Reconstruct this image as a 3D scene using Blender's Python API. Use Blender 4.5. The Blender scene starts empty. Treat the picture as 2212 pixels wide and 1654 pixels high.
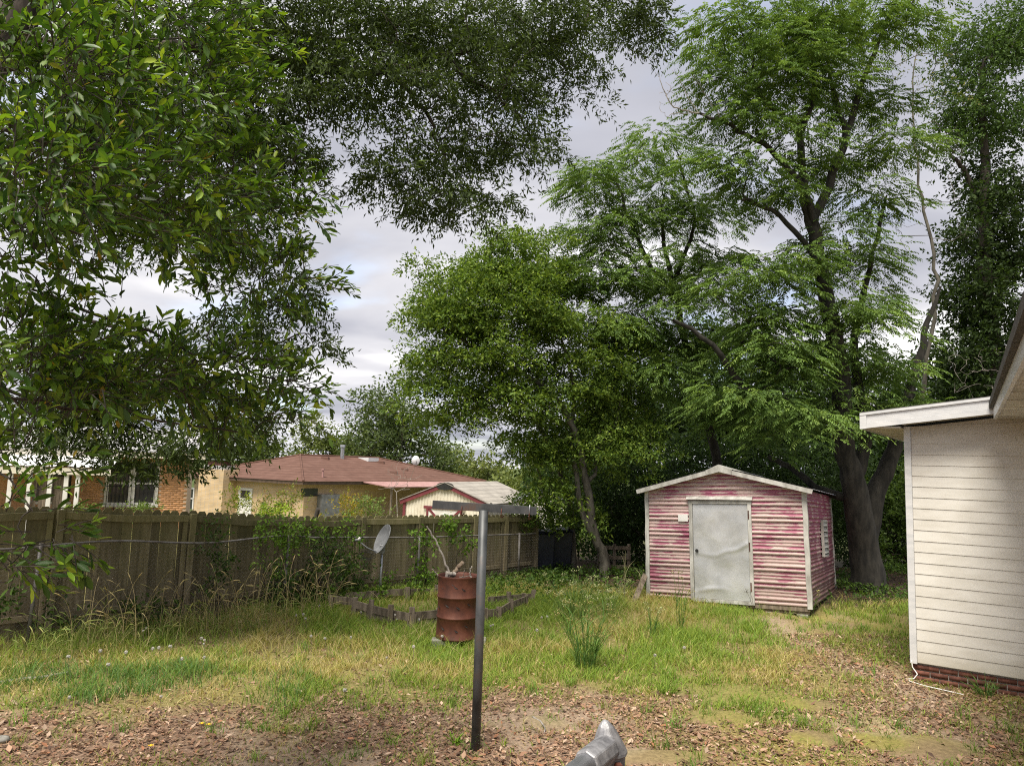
import bpy, math, random
import numpy as np
from mathutils import Matrix, Vector

rng = np.random.default_rng(7)
random.seed(7)
scene = bpy.context.scene
COL = scene.collection

# ------------------------------------------------------------------ camera
FPX = 1597.0                      # focal length for a 2212 px wide frame (26 mm lens)
EYE = np.array([0.0, 0.0, 2.6])
_th = math.atan(178 / FPX)
_ro = math.radians(1.75)
_F = np.array([0, math.cos(_th), math.sin(_th)])
_u0 = np.array([0, -math.sin(_th), math.cos(_th)])
_r0 = np.array([1.0, 0, 0])
_R = math.cos(_ro) * _r0 + math.sin(_ro) * _u0
_U = -math.sin(_ro) * _r0 + math.cos(_ro) * _u0
cam_data = bpy.data.cameras.new("camera")
cam_data.sensor_fit = 'HORIZONTAL'
cam_data.sensor_width = 36.0
cam_data.lens = 36.0 * FPX / 2212
cam_data.clip_start = 0.05
cam_data.clip_end = 3000
cam = bpy.data.objects.new("camera", cam_data)
COL.objects.link(cam)
m = Matrix.Identity(4)
for i in range(3):
    m[i][0] = _R[i]; m[i][1] = _U[i]; m[i][2] = -_F[i]; m[i][3] = EYE[i]
cam.matrix_world = m
scene.camera = cam

# ------------------------------------------------------------------ world, sun, exposure
SUN_EL, SUN_AZ = math.radians(64), math.radians(205)   # azimuth from +Y clockwise: behind the camera
world = bpy.data.worlds.new("World")
scene.world = world
world.use_nodes = True
wn, wl = world.node_tree.nodes, world.node_tree.links
wn.clear()
def N(nodes, t, **kw):
    n = nodes.new(t)
    for k, v in kw.items():
        if k in n.inputs.keys() if isinstance(k, str) else False:
            n.inputs[k].default_value = v
        else:
            setattr(n, k, v)
    return n
wo = N(wn, 'ShaderNodeOutputWorld')
bg = N(wn, 'ShaderNodeBackground'); bg.inputs['Strength'].default_value = 0.11
sky = N(wn, 'ShaderNodeTexSky', sky_type='NISHITA', sun_disc=False, sun_elevation=SUN_EL, sun_rotation=SUN_AZ)
tc = N(wn, 'ShaderNodeTexCoord')
sep = N(wn, 'ShaderNodeSeparateXYZ'); wl.new(tc.outputs['Generated'], sep.inputs[0])
zc = N(wn, 'ShaderNodeMath', operation='MAXIMUM'); wl.new(sep.outputs['Z'], zc.inputs[0]); zc.inputs[1].default_value = 0.0
za = N(wn, 'ShaderNodeMath', operation='ADD'); wl.new(zc.outputs[0], za.inputs[0]); za.inputs[1].default_value = 0.16
dv = N(wn, 'ShaderNodeVectorMath', operation='DIVIDE'); wl.new(tc.outputs['Generated'], dv.inputs[0])
cb = N(wn, 'ShaderNodeCombineXYZ')
for k in 'XYZ': wl.new(za.outputs[0], cb.inputs[k])
wl.new(cb.outputs[0], dv.inputs[1])
mp = N(wn, 'ShaderNodeMapping'); wl.new(dv.outputs[0], mp.inputs['Vector'])
mp.inputs['Location'].default_value = (0.2, 1.1, 0); mp.inputs['Scale'].default_value = (0.9, 1.1, 0.0)
n1 = N(wn, 'ShaderNodeTexNoise'); wl.new(mp.outputs[0], n1.inputs['Vector'])
n1.inputs['Scale'].default_value = 0.8; n1.inputs['Detail'].default_value = 9; n1.inputs['Roughness'].default_value = 0.46
n1.inputs['Distortion'].default_value = 0.35
cr = N(wn, 'ShaderNodeValToRGB'); wl.new(n1.outputs['Fac'], cr.inputs[0])
el = cr.color_ramp.elements
el[0].position = 0.33; el[0].color = (0.78, 0.81, 0.95, 1)
el[1].position = 0.65; el[1].color = (2.6, 2.55, 2.52, 1)
e = el.new(0.45); e.color = (1.20, 1.21, 1.35, 1)
e = el.new(0.56); e.color = (1.72, 1.70, 1.78, 1)
n2 = N(wn, 'ShaderNodeTexNoise'); wl.new(mp.outputs[0], n2.inputs['Vector'])
n2.inputs['Scale'].default_value = 0.8; n2.inputs['Detail'].default_value = 6; n2.inputs['Roughness'].default_value = 0.5
cv = N(wn, 'ShaderNodeMapRange', interpolation_type='SMOOTHSTEP'); wl.new(n2.outputs['Fac'], cv.inputs['Value'])
cv.inputs['From Min'].default_value = 0.33; cv.inputs['From Max'].default_value = 0.45
cv.inputs['To Min'].default_value = 0.68; cv.inputs['To Max'].default_value = 1.0
mx = N(wn, 'ShaderNodeMix', data_type='RGBA')
wl.new(cv.outputs[0], mx.inputs['Factor']); wl.new(sky.outputs[0], mx.inputs['A']); wl.new(cr.outputs[0], mx.inputs['B'])
wl.new(mx.outputs['Result'], bg.inputs['Color'])
wl.new(bg.outputs[0], wo.inputs[0])

sun_d = bpy.data.lights.new("sun", 'SUN'); sun_d.energy = 1.5; sun_d.angle = math.radians(28); sun_d.color = (1.0, 0.93, 0.80)
sun = bpy.data.objects.new("sun", sun_d); COL.objects.link(sun)
sdir = Vector((math.sin(SUN_AZ) * math.cos(SUN_EL), math.cos(SUN_AZ) * math.cos(SUN_EL), math.sin(SUN_EL)))
sun.rotation_euler = sdir.to_track_quat('Z', 'Y').to_euler(); sun.location = (0, -5, 30)
vs = scene.view_settings
vs.view_transform = 'Standard'; vs.look = 'None'; vs.exposure = 2.2; vs.gamma = 1.0; vs.use_curve_mapping = False
scene.cycles.max_bounces = 6; scene.cycles.diffuse_bounces = 3; scene.cycles.transmission_bounces = 4
scene.cycles.transparent_max_bounces = 6; scene.cycles.use_denoising = False; scene.cycles.use_adaptive_sampling = False; scene.cycles.filter_width = 1.1

# ------------------------------------------------------------------ helpers
def ray(x, y): return _F + _R * (x - 1106) / FPX + _U * (827 - y) / FPX
def at(x, y, Y):                                   # world point seen at (x, y) on the plane at depth Y
    d = ray(x, y); return EYE + d * (Y / d[1])
def on_z(x, y, z=0.0):
    d = ray(x, y); return EYE + d * ((z - EYE[2]) / d[2])
def on_plane(x, y, p, n):
    d = ray(x, y); return EYE + d * (np.dot(np.asarray(p) - EYE, n) / np.dot(d, n))
def unit(v):
    v = np.asarray(v, float); return v / (np.linalg.norm(v, axis=-1, keepdims=True) + 1e-9)
def smooth(a, b, t):
    t = np.clip((t - a) / (b - a), 0, 1); return t * t * (3 - 2 * t)
_lat = np.random.default_rng(3).random((256, 256))
def vn(x, y, s=1.0, seed=0):                       # value noise 0..1
    x = np.asarray(x, float) * s + 37.7 * seed; y = np.asarray(y, float) * s + 11.3 * seed
    xi = np.floor(x).astype(int); yi = np.floor(y).astype(int)
    fx = x - xi; fy = y - yi; fx = fx * fx * (3 - 2 * fx); fy = fy * fy * (3 - 2 * fy)
    g = lambda a, b: _lat[a % 256, b % 256]
    return (g(xi, yi) * (1 - fx) + g(xi + 1, yi) * fx) * (1 - fy) + (g(xi, yi + 1) * (1 - fx) + g(xi + 1, yi + 1) * fx) * fy
def fbm(x, y, s=1.0, seed=0):
    return 0.55 * vn(x, y, s, seed) + 0.3 * vn(x, y, s * 2.1, seed + 1) + 0.15 * vn(x, y, s * 4.3, seed + 2)
def zg(x, y):                                      # height of the ground
    x = np.asarray(x, float); y = np.asarray(y, float)
    t = y + 0.7 * (np.minimum(x, -3) + 3)
    z = -1.45 * smooth(20, 33, t)
    b = (fbm(x, y, 0.6, 5) - 0.5) * 0.10 + (fbm(x, y, 2.5, 9) - 0.5) * 0.035
    return z + b * smooth(60, 30, np.hypot(x, y))
def put(p):                                        # drop a point to the ground
    return np.array([p[0], p[1], float(zg(p[0], p[1]))])

def tag(o, label=None, cat=None, group=None, kind=None):
    if label: o['label'] = label
    if cat: o['category'] = cat
    if group: o['group'] = group
    if kind: o['kind'] = kind
    return o
def link(o, parent=None):
    COL.objects.link(o)
    if parent is not None: o.parent = parent
    return o
def empty(name, loc=(0, 0, 0), label=None, cat=None, group=None, rz=0.0, mat=None):
    o = bpy.data.objects.new(name, None); o.empty_display_size = 0.2
    link(o)
    if mat is not None: o.matrix_world = mat
    else:
        o.location = Vector(loc); o.rotation_euler = (0, 0, rz)
    return tag(o, label, cat, group)
def mesh_np(name, V, F, mat=None, col=None, smooth_=False):
    V = np.ascontiguousarray(V, np.float32); F = np.ascontiguousarray(F, np.int32)
    me = bpy.data.meshes.new(name)
    k = F.shape[1]
    me.vertices.add(len(V)); me.vertices.foreach_set('co', V.ravel())
    me.loops.add(F.size); me.loops.foreach_set('vertex_index', F.ravel())
    me.polygons.add(len(F))
    me.polygons.foreach_set('loop_start', np.arange(0, F.size, k, dtype=np.int32))
    if smooth_: me.polygons.foreach_set('use_smooth', np.ones(len(F), bool))
    me.update(calc_edges=True)
    if col is not None:
        a = me.color_attributes.new('col', 'FLOAT_COLOR', 'POINT')
        c = np.ones((len(V), 4), np.float32); c[:, :3] = col
        a.data.foreach_set('color', c.ravel())
    if mat: me.materials.append(mat)
    return me
def obj_np(name, V, F, mat, parent=None, col=None, smooth_=False, off=(0, 0, 0)):
    V = np.asarray(V, float) - np.asarray(off, float)
    o = bpy.data.objects.new(name, mesh_np(name, V, F, mat, col, smooth_))
    link(o, parent)
    if parent is None and any(off): o.location = Vector(off)
    return o

class MB:
    """collects polygons, builds one mesh object"""
    def __init__(s): s.v = []; s.f = []; s.c = []
    def add(s, V, F, c=None):
        b = len(s.v); s.v += [tuple(map(float, p)) for p in V]; s.f += [tuple(i + b for i in f) for f in F]
        s.c += [c if c is not None else (1, 1, 1)] * len(V); return s
    def box(s, lo, hi, fr=None, c=None):
        (x0, y0, z0), (x1, y1, z1) = lo, hi
        V = [(x0, y0, z0), (x1, y0, z0), (x1, y1, z0), (x0, y1, z0), (x0, y0, z1), (x1, y0, z1), (x1, y1, z1), (x0, y1, z1)]
        if fr is not None: V = [fr(p) for p in V]
        return s.add(V, [(0, 3, 2, 1), (4, 5, 6, 7), (0, 1, 5, 4), (1, 2, 6, 5), (2, 3, 7, 6), (3, 0, 4, 7)], c)
    def hull8(s, V, c=None):                        # bottom ring of 4 (ccw from above), top ring of 4
        return s.add(V, [(0, 3, 2, 1), (4, 5, 6, 7), (0, 1, 5, 4), (1, 2, 6, 5), (2, 3, 7, 6), (3, 0, 4, 7)], c)
    def bar(s, a, b, w, h, up=(0, 0, 1), c=None):   # rectangular bar from a to b
        a = np.asarray(a, float); b = np.asarray(b, float); d = unit(b - a)
        sd = unit(np.cross(d, up)); u = np.cross(sd, d)
        V = [p + sd * w / 2 * i + u * h / 2 * j for p in (a, b) for i, j in ((-1, -1), (1, -1), (1, 1), (-1, 1))]
        return s.add(V, [(0, 1, 2, 3), (7, 6, 5, 4), (0, 4, 5, 1), (1, 5, 6, 2), (2, 6, 7, 3), (3, 7, 4, 0)], c)
    def tube(s, pts, rad, n=8, cap=True, c=None):
        P = np.asarray(pts, float); m_ = len(P)
        rad = np.full(m_, rad) if np.isscalar(rad) else np.asarray(rad, float)
        T = np.gradient(P, axis=0); T = unit(T)
        ref = np.array([0, 0, 1.0]) if abs(T[0][2]) < 0.9 else np.array([1.0, 0, 0])
        u = unit(np.cross(T[0], ref)); V = []
        for i in range(m_):
            u = unit(u - T[i] * np.dot(u, T[i])); w = np.cross(T[i], u)
            for k in range(n):
                a = 2 * math.pi * k / n
                V.append(P[i] + rad[i] * (math.cos(a) * u + math.sin(a) * w))
        F = [(i * n + k, i * n + (k + 1) % n, (i + 1) * n + (k + 1) % n, (i + 1) * n + k) for i in range(m_ - 1) for k in range(n)]
        if cap: F += [tuple(range(n - 1, -1, -1)), tuple((m_ - 1) * n + k for k in range(n))]
        return s.add(V, F, c)
    def lathe(s, prof, n=24, fr=None, c=None):      # prof: [(r, z)]
        V = []; F = []
        for r, z in prof:
            for k in range(n):
                a = 2 * math.pi * k / n; p = (r * math.cos(a), r * math.sin(a), z)
                V.append(fr(p) if fr else p)
        for i in range(len(prof) - 1):
            for k in range(n):
                F.append((i * n + k, i * n + (k + 1) % n, (i + 1) * n + (k + 1) % n, (i + 1) * n + k))
        return s.add(V, F, c)
    def build(s, name, mat, parent=None, smooth_=False, bevel=0.0, colors=False, origin=None):
        V = np.array(s.v)
        if origin is not None: V = V - np.asarray(origin)
        me = bpy.data.meshes.new(name); me.from_pydata([tuple(p) for p in V], [], s.f); me.update()
        if colors:
            a = me.color_attributes.new('col', 'FLOAT_COLOR', 'POINT')
            a.data.foreach_set('color', np.array([(*c, 1) for c in s.c], np.float32).ravel())
        if mat: me.materials.append(mat)
        if smooth_:
            me.polygons.foreach_set('use_smooth', np.ones(len(me.polygons), bool))
        o = bpy.data.objects.new(name, me); link(o, parent)
        if origin is not None: o.location = Vector(origin)
        if bevel:
            b = o.modifiers.new('bevel', 'BEVEL'); b.width = bevel; b.segments = 1; b.limit_method = 'ANGLE'
        if smooth_ and bevel == 0:
            pass
        return o

# ------------------------------------------------------------------ materials
def material(name):
    mt = bpy.data.materials.new(name); mt.use_nodes = True
    nt = mt.node_tree; nt.nodes.clear()
    out = nt.nodes.new('ShaderNodeOutputMaterial'); b = nt.nodes.new('ShaderNodeBsdfPrincipled')
    nt.links.new(b.outputs[0], out.inputs[0])
    return mt, nt, b, out
def noise(nt, scale, detail=4, rough=0.55, vec=None, stretch=None, dist=0.0, coord='Object'):
    t = nt.nodes.new('ShaderNodeTexCoord'); src = t.outputs[coord]
    if stretch:
        mpn = nt.nodes.new('ShaderNodeMapping'); mpn.inputs['Scale'].default_value = stretch
        nt.links.new(src, mpn.inputs[0]); src = mpn.outputs[0]
    n = nt.nodes.new('ShaderNodeTexNoise'); n.inputs['Scale'].default_value = scale
    n.inputs['Detail'].default_value = detail; n.inputs['Roughness'].default_value = rough; n.inputs['Distortion'].default_value = dist
    nt.links.new(src, n.inputs['Vector']); return n.outputs['Fac']
def ramp(nt, fac, stops):
    r = nt.nodes.new('ShaderNodeValToRGB'); nt.links.new(fac, r.inputs[0])
    e = r.color_ramp.elements
    while len(e) < len(stops): e.new(0.5)
    for q, (p, c) in zip(e, stops):
        q.position = p; q.color = (*c, 1) if len(c) == 3 else c
    return r.outputs[0]
def mixc(nt, fac, a, b, mode='MIX'):
    mxn = nt.nodes.new('ShaderNodeMix'); mxn.data_type = 'RGBA'; mxn.blend_type = mode
    if isinstance(fac, float): mxn.inputs['Factor'].default_value = fac
    else: nt.links.new(fac, mxn.inputs['Factor'])
    for s_, k in ((a, 'A'), (b, 'B')):
        if isinstance(s_, tuple): mxn.inputs[k].default_value = (*s_, 1)
        else: nt.links.new(s_, mxn.inputs[k])
    return mxn.outputs['Result']
def maprange(nt, v, a, b, c=0.0, d=1.0):
    mr = nt.nodes.new('ShaderNodeMapRange'); nt.links.new(v, mr.inputs[0])
    for i, q in enumerate((a, b, c, d)): mr.inputs[i + 1].default_value = q
    return mr.outputs[0]
def bump(nt, b, h, strength=0.3, dist=0.02):
    bn = nt.nodes.new('ShaderNodeBump'); bn.inputs['Strength'].default_value = strength; bn.inputs['Distance'].default_value = dist
    nt.links.new(h, bn.inputs['Height']); nt.links.new(bn.outputs[0], b.inputs['Normal'])
def sepz(nt, axis='Z', coord='Object'):
    t = nt.nodes.new('ShaderNodeTexCoord'); s_ = nt.nodes.new('ShaderNodeSeparateXYZ')
    nt.links.new(t.outputs[coord], s_.inputs[0]); return s_.outputs[axis]
def objrand(nt):
    return nt.nodes.new('ShaderNodeObjectInfo').outputs['Random']

def simple(name, c1, c2, scale=6, rough=0.6, metal=0.0, bmp=0.2, stretch=None, detail=5, lo=0.35, hi=0.65, rnd=0.0, spec=0.5, c3=None):
    mt, nt, b, o = material(name)
    f = noise(nt, scale, detail, stretch=stretch)
    st = [(lo, c1), (hi, c2)]
    if c3: st = [(lo, c1), ((lo + hi) / 2, c2), (hi, c3)]
    c = ramp(nt, f, st)
    if rnd:
        v = maprange(nt, objrand(nt), 0, 1, 1 - rnd, 1 + rnd)
        hs = nt.nodes.new('ShaderNodeHueSaturation'); nt.links.new(c, hs.inputs['Color']); nt.links.new(v, hs.inputs['Value']); c = hs.outputs[0]
    nt.links.new(c, b.inputs['Base Color'])
    b.inputs['Roughness'].default_value = rough; b.inputs['Metallic'].default_value = metal; b.inputs['Specular IOR Level'].default_value = spec
    if bmp: bump(nt, b, f, bmp, 0.01)
    return mt
def leaf_mat(name, rough=0.5, trans=0.3, spec=0.4, ttint=(1.25, 1.3, 0.6)):
    mt, nt, b, out = material(name)
    a = nt.nodes.new('ShaderNodeVertexColor'); a.layer_name = 'col'
    nt.links.new(a.outputs[0], b.inputs['Base Color'])
    b.inputs['Roughness'].default_value = rough; b.inputs['Specular IOR Level'].default_value = spec
    tr = nt.nodes.new('ShaderNodeBsdfTranslucent')
    nt.links.new(mixc(nt, 1.0, a.outputs[0], ttint, 'MULTIPLY'), tr.inputs[0])
    ms = nt.nodes.new('ShaderNodeMixShader'); ms.inputs[0].default_value = trans
    nt.links.new(b.outputs[0], ms.inputs[1]); nt.links.new(tr.outputs[0], ms.inputs[2]); nt.links.new(ms.outputs[0], out.inputs[0])
    return mt

M = {}
M['leaf'] = leaf_mat('foliage', 0.6, 0.34, 0.22)
M['leaf_gloss'] = leaf_mat('glossy_foliage', 0.42, 0.30, 0.36)
M['grass'] = leaf_mat('grass_blades', 0.6, 0.35, 0.25)
M['litter'] = leaf_mat('dry_leaves', 0.75, 0.12, 0.25, (1, 0.9, 0.8))
M['bark_grey'] = simple('grey_bark', (0.05, 0.045, 0.036), (0.15, 0.138, 0.112), 9, 0.9, 0, 0.6, (1, 1, 0.35))
M['bark_dark'] = simple('dark_furrowed_bark', (0.02, 0.017, 0.014), (0.085, 0.07, 0.055), 11, 0.95, 0, 1.0, (1, 1, 0.22))
M['bark_chin'] = simple('grey_brown_bark', (0.012, 0.011, 0.009), (0.048, 0.043, 0.035), 9, 0.9, 0, 0.8, (1, 1, 0.3))
M['bark_pale'] = simple('pale_dead_wood', (0.17, 0.15, 0.13), (0.34, 0.31, 0.28), 12, 0.9, 0, 0.4, (1, 1, 0.3))
M['white_vinyl'] = None

# vinyl siding: off-white with faint dirt
mt, nt, b, o = material('white_vinyl_siding')
f = noise(nt, 2.2, 6, 0.6, stretch=(1, 1, 3)); f2 = noise(nt, 40, 3)
c = ramp(nt, f, [(0.3, (0.60, 0.575, 0.525)), (0.6, (0.71, 0.69, 0.65))])
zz = sepz(nt, 'Z'); g5 = noise(nt, 1.6, 5, 0.6, stretch=(1, 1, 2.2))
ad = nt.nodes.new('ShaderNodeMath'); ad.operation = 'MULTIPLY_ADD'; nt.links.new(g5, ad.inputs[0]); ad.inputs[1].default_value = 1.4; nt.links.new(zz, ad.inputs[2])
c = mixc(nt, maprange(nt, ad.outputs[0], 3.25, 4.1, 0, 0.6), c, (0.36, 0.29, 0.21))
ad = nt.nodes.new('ShaderNodeMath'); ad.operation = 'MULTIPLY_ADD'; nt.links.new(g5, ad.inputs[0]); ad.inputs[1].default_value = -0.9; nt.links.new(zz, ad.inputs[2])
c = mixc(nt, maprange(nt, ad.outputs[0], -0.25, 0.12, 0.4, 0.0), c, (0.38, 0.33, 0.22))
nt.links.new(c, b.inputs['Base Color']); b.inputs['Roughness'].default_value = 0.45; bump(nt, b, f2, 0.05, 0.002)
M['white_vinyl'] = mt
M['white_metal'] = simple('white_aluminium_trim', (0.56, 0.57, 0.59), (0.69, 0.69, 0.70), 3.5, 0.38, 0.0, 0.05, (1, 1, 4))
M['dirty_white'] = simple('dirty_white_soffit', (0.36, 0.33, 0.28), (0.62, 0.59, 0.54), 4, 0.6, 0, 0.05)
M['roof_dark'] = simple('dark_shingles', (0.03, 0.028, 0.026), (0.09, 0.085, 0.08), 30, 0.9, 0, 0.4)
M['brick_red'] = simple('red_brick', (0.085, 0.034, 0.025), (0.18, 0.07, 0.048), 18, 0.9, 0, 0.5, rnd=0.25)
M['mortar'] = simple('mortar', (0.22, 0.2, 0.18), (0.36, 0.34, 0.31), 25, 0.95, 0, 0.3)
M['black'] = simple('black_paint', (0.008, 0.008, 0.008), (0.02, 0.02, 0.02), 8, 0.6, 0, 0.0)
M['steel_dark'] = simple('weathered_steel', (0.036, 0.041, 0.044), (0.095, 0.10, 0.104), 7, 0.5, 0.35, 0.1, (1, 1, 0.5), c3=(0.16, 0.085, 0.05), lo=0.3, hi=0.8)
M['galv'] = simple('galvanised_steel', (0.30, 0.31, 0.33), (0.5, 0.51, 0.54), 14, 0.42, 0.75, 0.08)
M['cast'] = simple('cast_aluminium', (0.10, 0.10, 0.11), (0.42, 0.42, 0.44), 22, 0.5, 0.4, 0.5, lo=0.36, hi=0.72, detail=9)
M['wire'] = simple('chain_link_wire', (0.26, 0.25, 0.235), (0.46, 0.45, 0.42), 20, 0.5, 0.6, 0)
M['rust'] = simple('rusted_steel', (0.040, 0.013, 0.009), (0.105, 0.032, 0.018), 5, 0.62, 0.15, 0.25, c3=(0.17, 0.065, 0.04), lo=0.3, hi=0.78, detail=8)
M['rusty_galv'] = simple('dull_rusty_galvanised', (0.10, 0.085, 0.075), (0.24, 0.23, 0.225), 6, 0.6, 0.3, 0.1)
M['concrete'] = simple('weathered_concrete', (0.14, 0.135, 0.12), (0.34, 0.33, 0.3), 12, 0.95, 0, 0.4)
M['grey_paint'] = simple('grey_enamel', (0.15, 0.155, 0.165), (0.26, 0.27, 0.285), 4, 0.42, 0.1, 0.03)
M['old_wood'] = simple('weathered_timber', (0.09, 0.07, 0.05), (0.26, 0.21, 0.16), 14, 0.9, 0, 0.5, (1, 1, 0.15), rnd=0.2)
M['stick'] = simple('dead_branch', (0.11, 0.075, 0.05), (0.28, 0.22, 0.16), 18, 0.9, 0, 0.4)
M['seed_fluff'] = simple('dandelion_fluff', (0.42, 0.40, 0.36), (0.58, 0.56, 0.52), 60, 0.9, 0, 0)
M['glass'] = simple('dark_window_glass', (0.02, 0.022, 0.025), (0.06, 0.06, 0.062), 1.5, 0.08, 0, 0)
M['white_paint'] = simple('white_paint', (0.62, 0.61, 0.58), (0.78, 0.77, 0.75), 3, 0.5, 0, 0.05)
M['cream'] = simple('cream_paint', (0.62, 0.57, 0.47), (0.72, 0.68, 0.58), 3, 0.55, 0, 0.05)
M['maroon'] = simple('maroon_paint', (0.13, 0.025, 0.035), (0.19, 0.04, 0.05), 5, 0.5, 0, 0.05)
M['navy'] = simple('navy_plastic', (0.008, 0.010, 0.022), (0.018, 0.022, 0.04), 3, 0.4, 0, 0.02)

# fence boards: brown below, mossy green above
mt, nt, b, o = material('mossy_fence_wood')
f = noise(nt, 16, 6, 0.6, stretch=(1, 1, 0.12)); g = noise(nt, 3.0, 4, 0.6, stretch=(1, 1, 0.5))
c = ramp(nt, f, [(0.25, (0.068, 0.052, 0.032)), (0.5, (0.18, 0.142, 0.09)), (0.78, (0.30, 0.25, 0.18))])
zz = sepz(nt, 'Z')
ad = nt.nodes.new('ShaderNodeMath'); ad.operation = 'MULTIPLY_ADD'
nt.links.new(g, ad.inputs[0]); ad.inputs[1].default_value = 1.6; nt.links.new(zz, ad.inputs[2])
mf = maprange(nt, ad.outputs[0], 1.1, 2.3, 0.08, 0.62)
c = mixc(nt, mf, c, (0.13, 0.13, 0.042))
v = maprange(nt, objrand(nt), 0, 1, 0.72, 1.3)
hs = nt.nodes.new('ShaderNodeHueSaturation'); nt.links.new(c, hs.inputs['Color']); nt.links.new(v, hs.inputs['Value'])
nt.links.new(hs.outputs[0], b.inputs['Base Color']); b.inputs['Roughness'].default_value = 0.9; bump(nt, b, f, 0.6, 0.006)
M['fence'] = mt

# pink shed paint: magenta worn to cream, ridges worn most (vertex colour red = how far the rib stands out)
def shed_paint(name, pinkness, dirt):
    mt, nt, b, o = material(name)
    a = nt.nodes.new('ShaderNodeVertexColor'); a.layer_name = 'col'
    s_ = nt.nodes.new('ShaderNodeSeparateColor'); nt.links.new(a.outputs[0], s_.inputs[0])
    p = noise(nt, 2.3, 5, 0.6, stretch=(0.8, 0.8, 1.5)); q = noise(nt, 9, 5, 0.65, stretch=(0.35, 0.35, 3.0)); r = noise(nt, 40, 3, stretch=(0.4, 0.4, 2))
    t1 = nt.nodes.new('ShaderNodeMath'); t1.operation = 'MULTIPLY_ADD'; nt.links.new(p, t1.inputs[0]); t1.inputs[1].default_value = 2.4
    nt.links.new(q, t1.inputs[2])
    t2 = nt.nodes.new('ShaderNodeMath'); t2.operation = 'MULTIPLY_ADD'; nt.links.new(s_.outputs[0], t2.inputs[0]); t2.inputs[1].default_value = -0.42
    nt.links.new(t1.outputs[0], t2.inputs[2])
    fac = maprange(nt, t2.outputs[0], 1.56 - pinkness, 1.76 - pinkness, 0, 0.92)
    pk = ramp(nt, q, [(0.3, (0.23, 0.035, 0.095)), (0.7, (0.37, 0.085, 0.165))])
    cr_ = ramp(nt, r, [(0.3, (0.42, 0.365, 0.315)), (0.7, (0.58, 0.52, 0.465))])
    cr2 = mixc(nt, maprange(nt, p, 0.35, 0.6, 0.5, 0.1), cr_, (0.50, 0.24, 0.27))
    c = mixc(nt, fac, cr2, pk)
    zz = sepz(nt, 'Z'); dm = nt.nodes.new('ShaderNodeMath'); dm.operation = 'MULTIPLY_ADD'
    nt.links.new(p, dm.inputs[0]); dm.inputs[1].default_value = -1.4; nt.links.new(zz, dm.inputs[2])
    d = maprange(nt, dm.outputs[0], -0.6, 0.7, dirt, 0.0)
    c = mixc(nt, d, c, (0.10, 0.075, 0.045))
    nt.links.new(c, b.inputs['Base Color']); b.inputs['Roughness'].default_value = 0.5; b.inputs['Specular IOR Level'].default_value = 0.4
    bump(nt, b, r, 0.1, 0.003)
    return mt
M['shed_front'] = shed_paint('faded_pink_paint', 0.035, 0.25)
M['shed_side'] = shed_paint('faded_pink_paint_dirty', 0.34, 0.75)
M['shed_trim'] = simple('chalky_white_trim', (0.30, 0.29, 0.265), (0.56, 0.55, 0.52), 7, 0.6, 0, 0.1, (1, 1, 0.4))
# dented metal door
mt, nt, b, o = material('bare_metal_door')
f = noise(nt, 2.0, 5, 0.6); f2 = noise(nt, 9, 5, 0.6, dist=0.4)
c = ramp(nt, f, [(0.3, (0.46, 0.47, 0.48)), (0.55, (0.60, 0.605, 0.61)), (0.75, (0.70, 0.705, 0.70))])
c = mixc(nt, maprange(nt, f2, 0.6, 0.75, 0, 0.35), c, (0.40, 0.39, 0.30))
nt.links.new(c, b.inputs['Base Color']); b.inputs['Metallic'].default_value = 0.45; b.inputs['Roughness'].default_value = 0.36
bump(nt, b, f2, 0.12, 0.02)
M['door'] = mt

# ground
mt, nt, b, o = material('yard_soil')
a = nt.nodes.new('ShaderNodeVertexColor'); a.layer_name = 'col'
f = noise(nt, 22, 8, 0.7); f2 = noise(nt, 90, 4, 0.7)
v = maprange(nt, f, 0.25, 0.75, 0.55, 1.45)
hs = nt.nodes.new('ShaderNodeHueSaturation'); nt.links.new(a.outputs[0], hs.inputs['Color']); nt.links.new(v, hs.inputs['Value'])
nt.links.new(mixc(nt, maprange(nt, f2, 0.5, 0.7, 0, 0.5), hs.outputs[0], (0.12, 0.075, 0.05)), b.inputs['Base Color'])
b.inputs['Roughness'].default_value = 0.95; b.inputs['Specular IOR Level'].default_value = 0.15; bump(nt, b, f, 0.6, 0.03)
M['ground'] = mt

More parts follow.
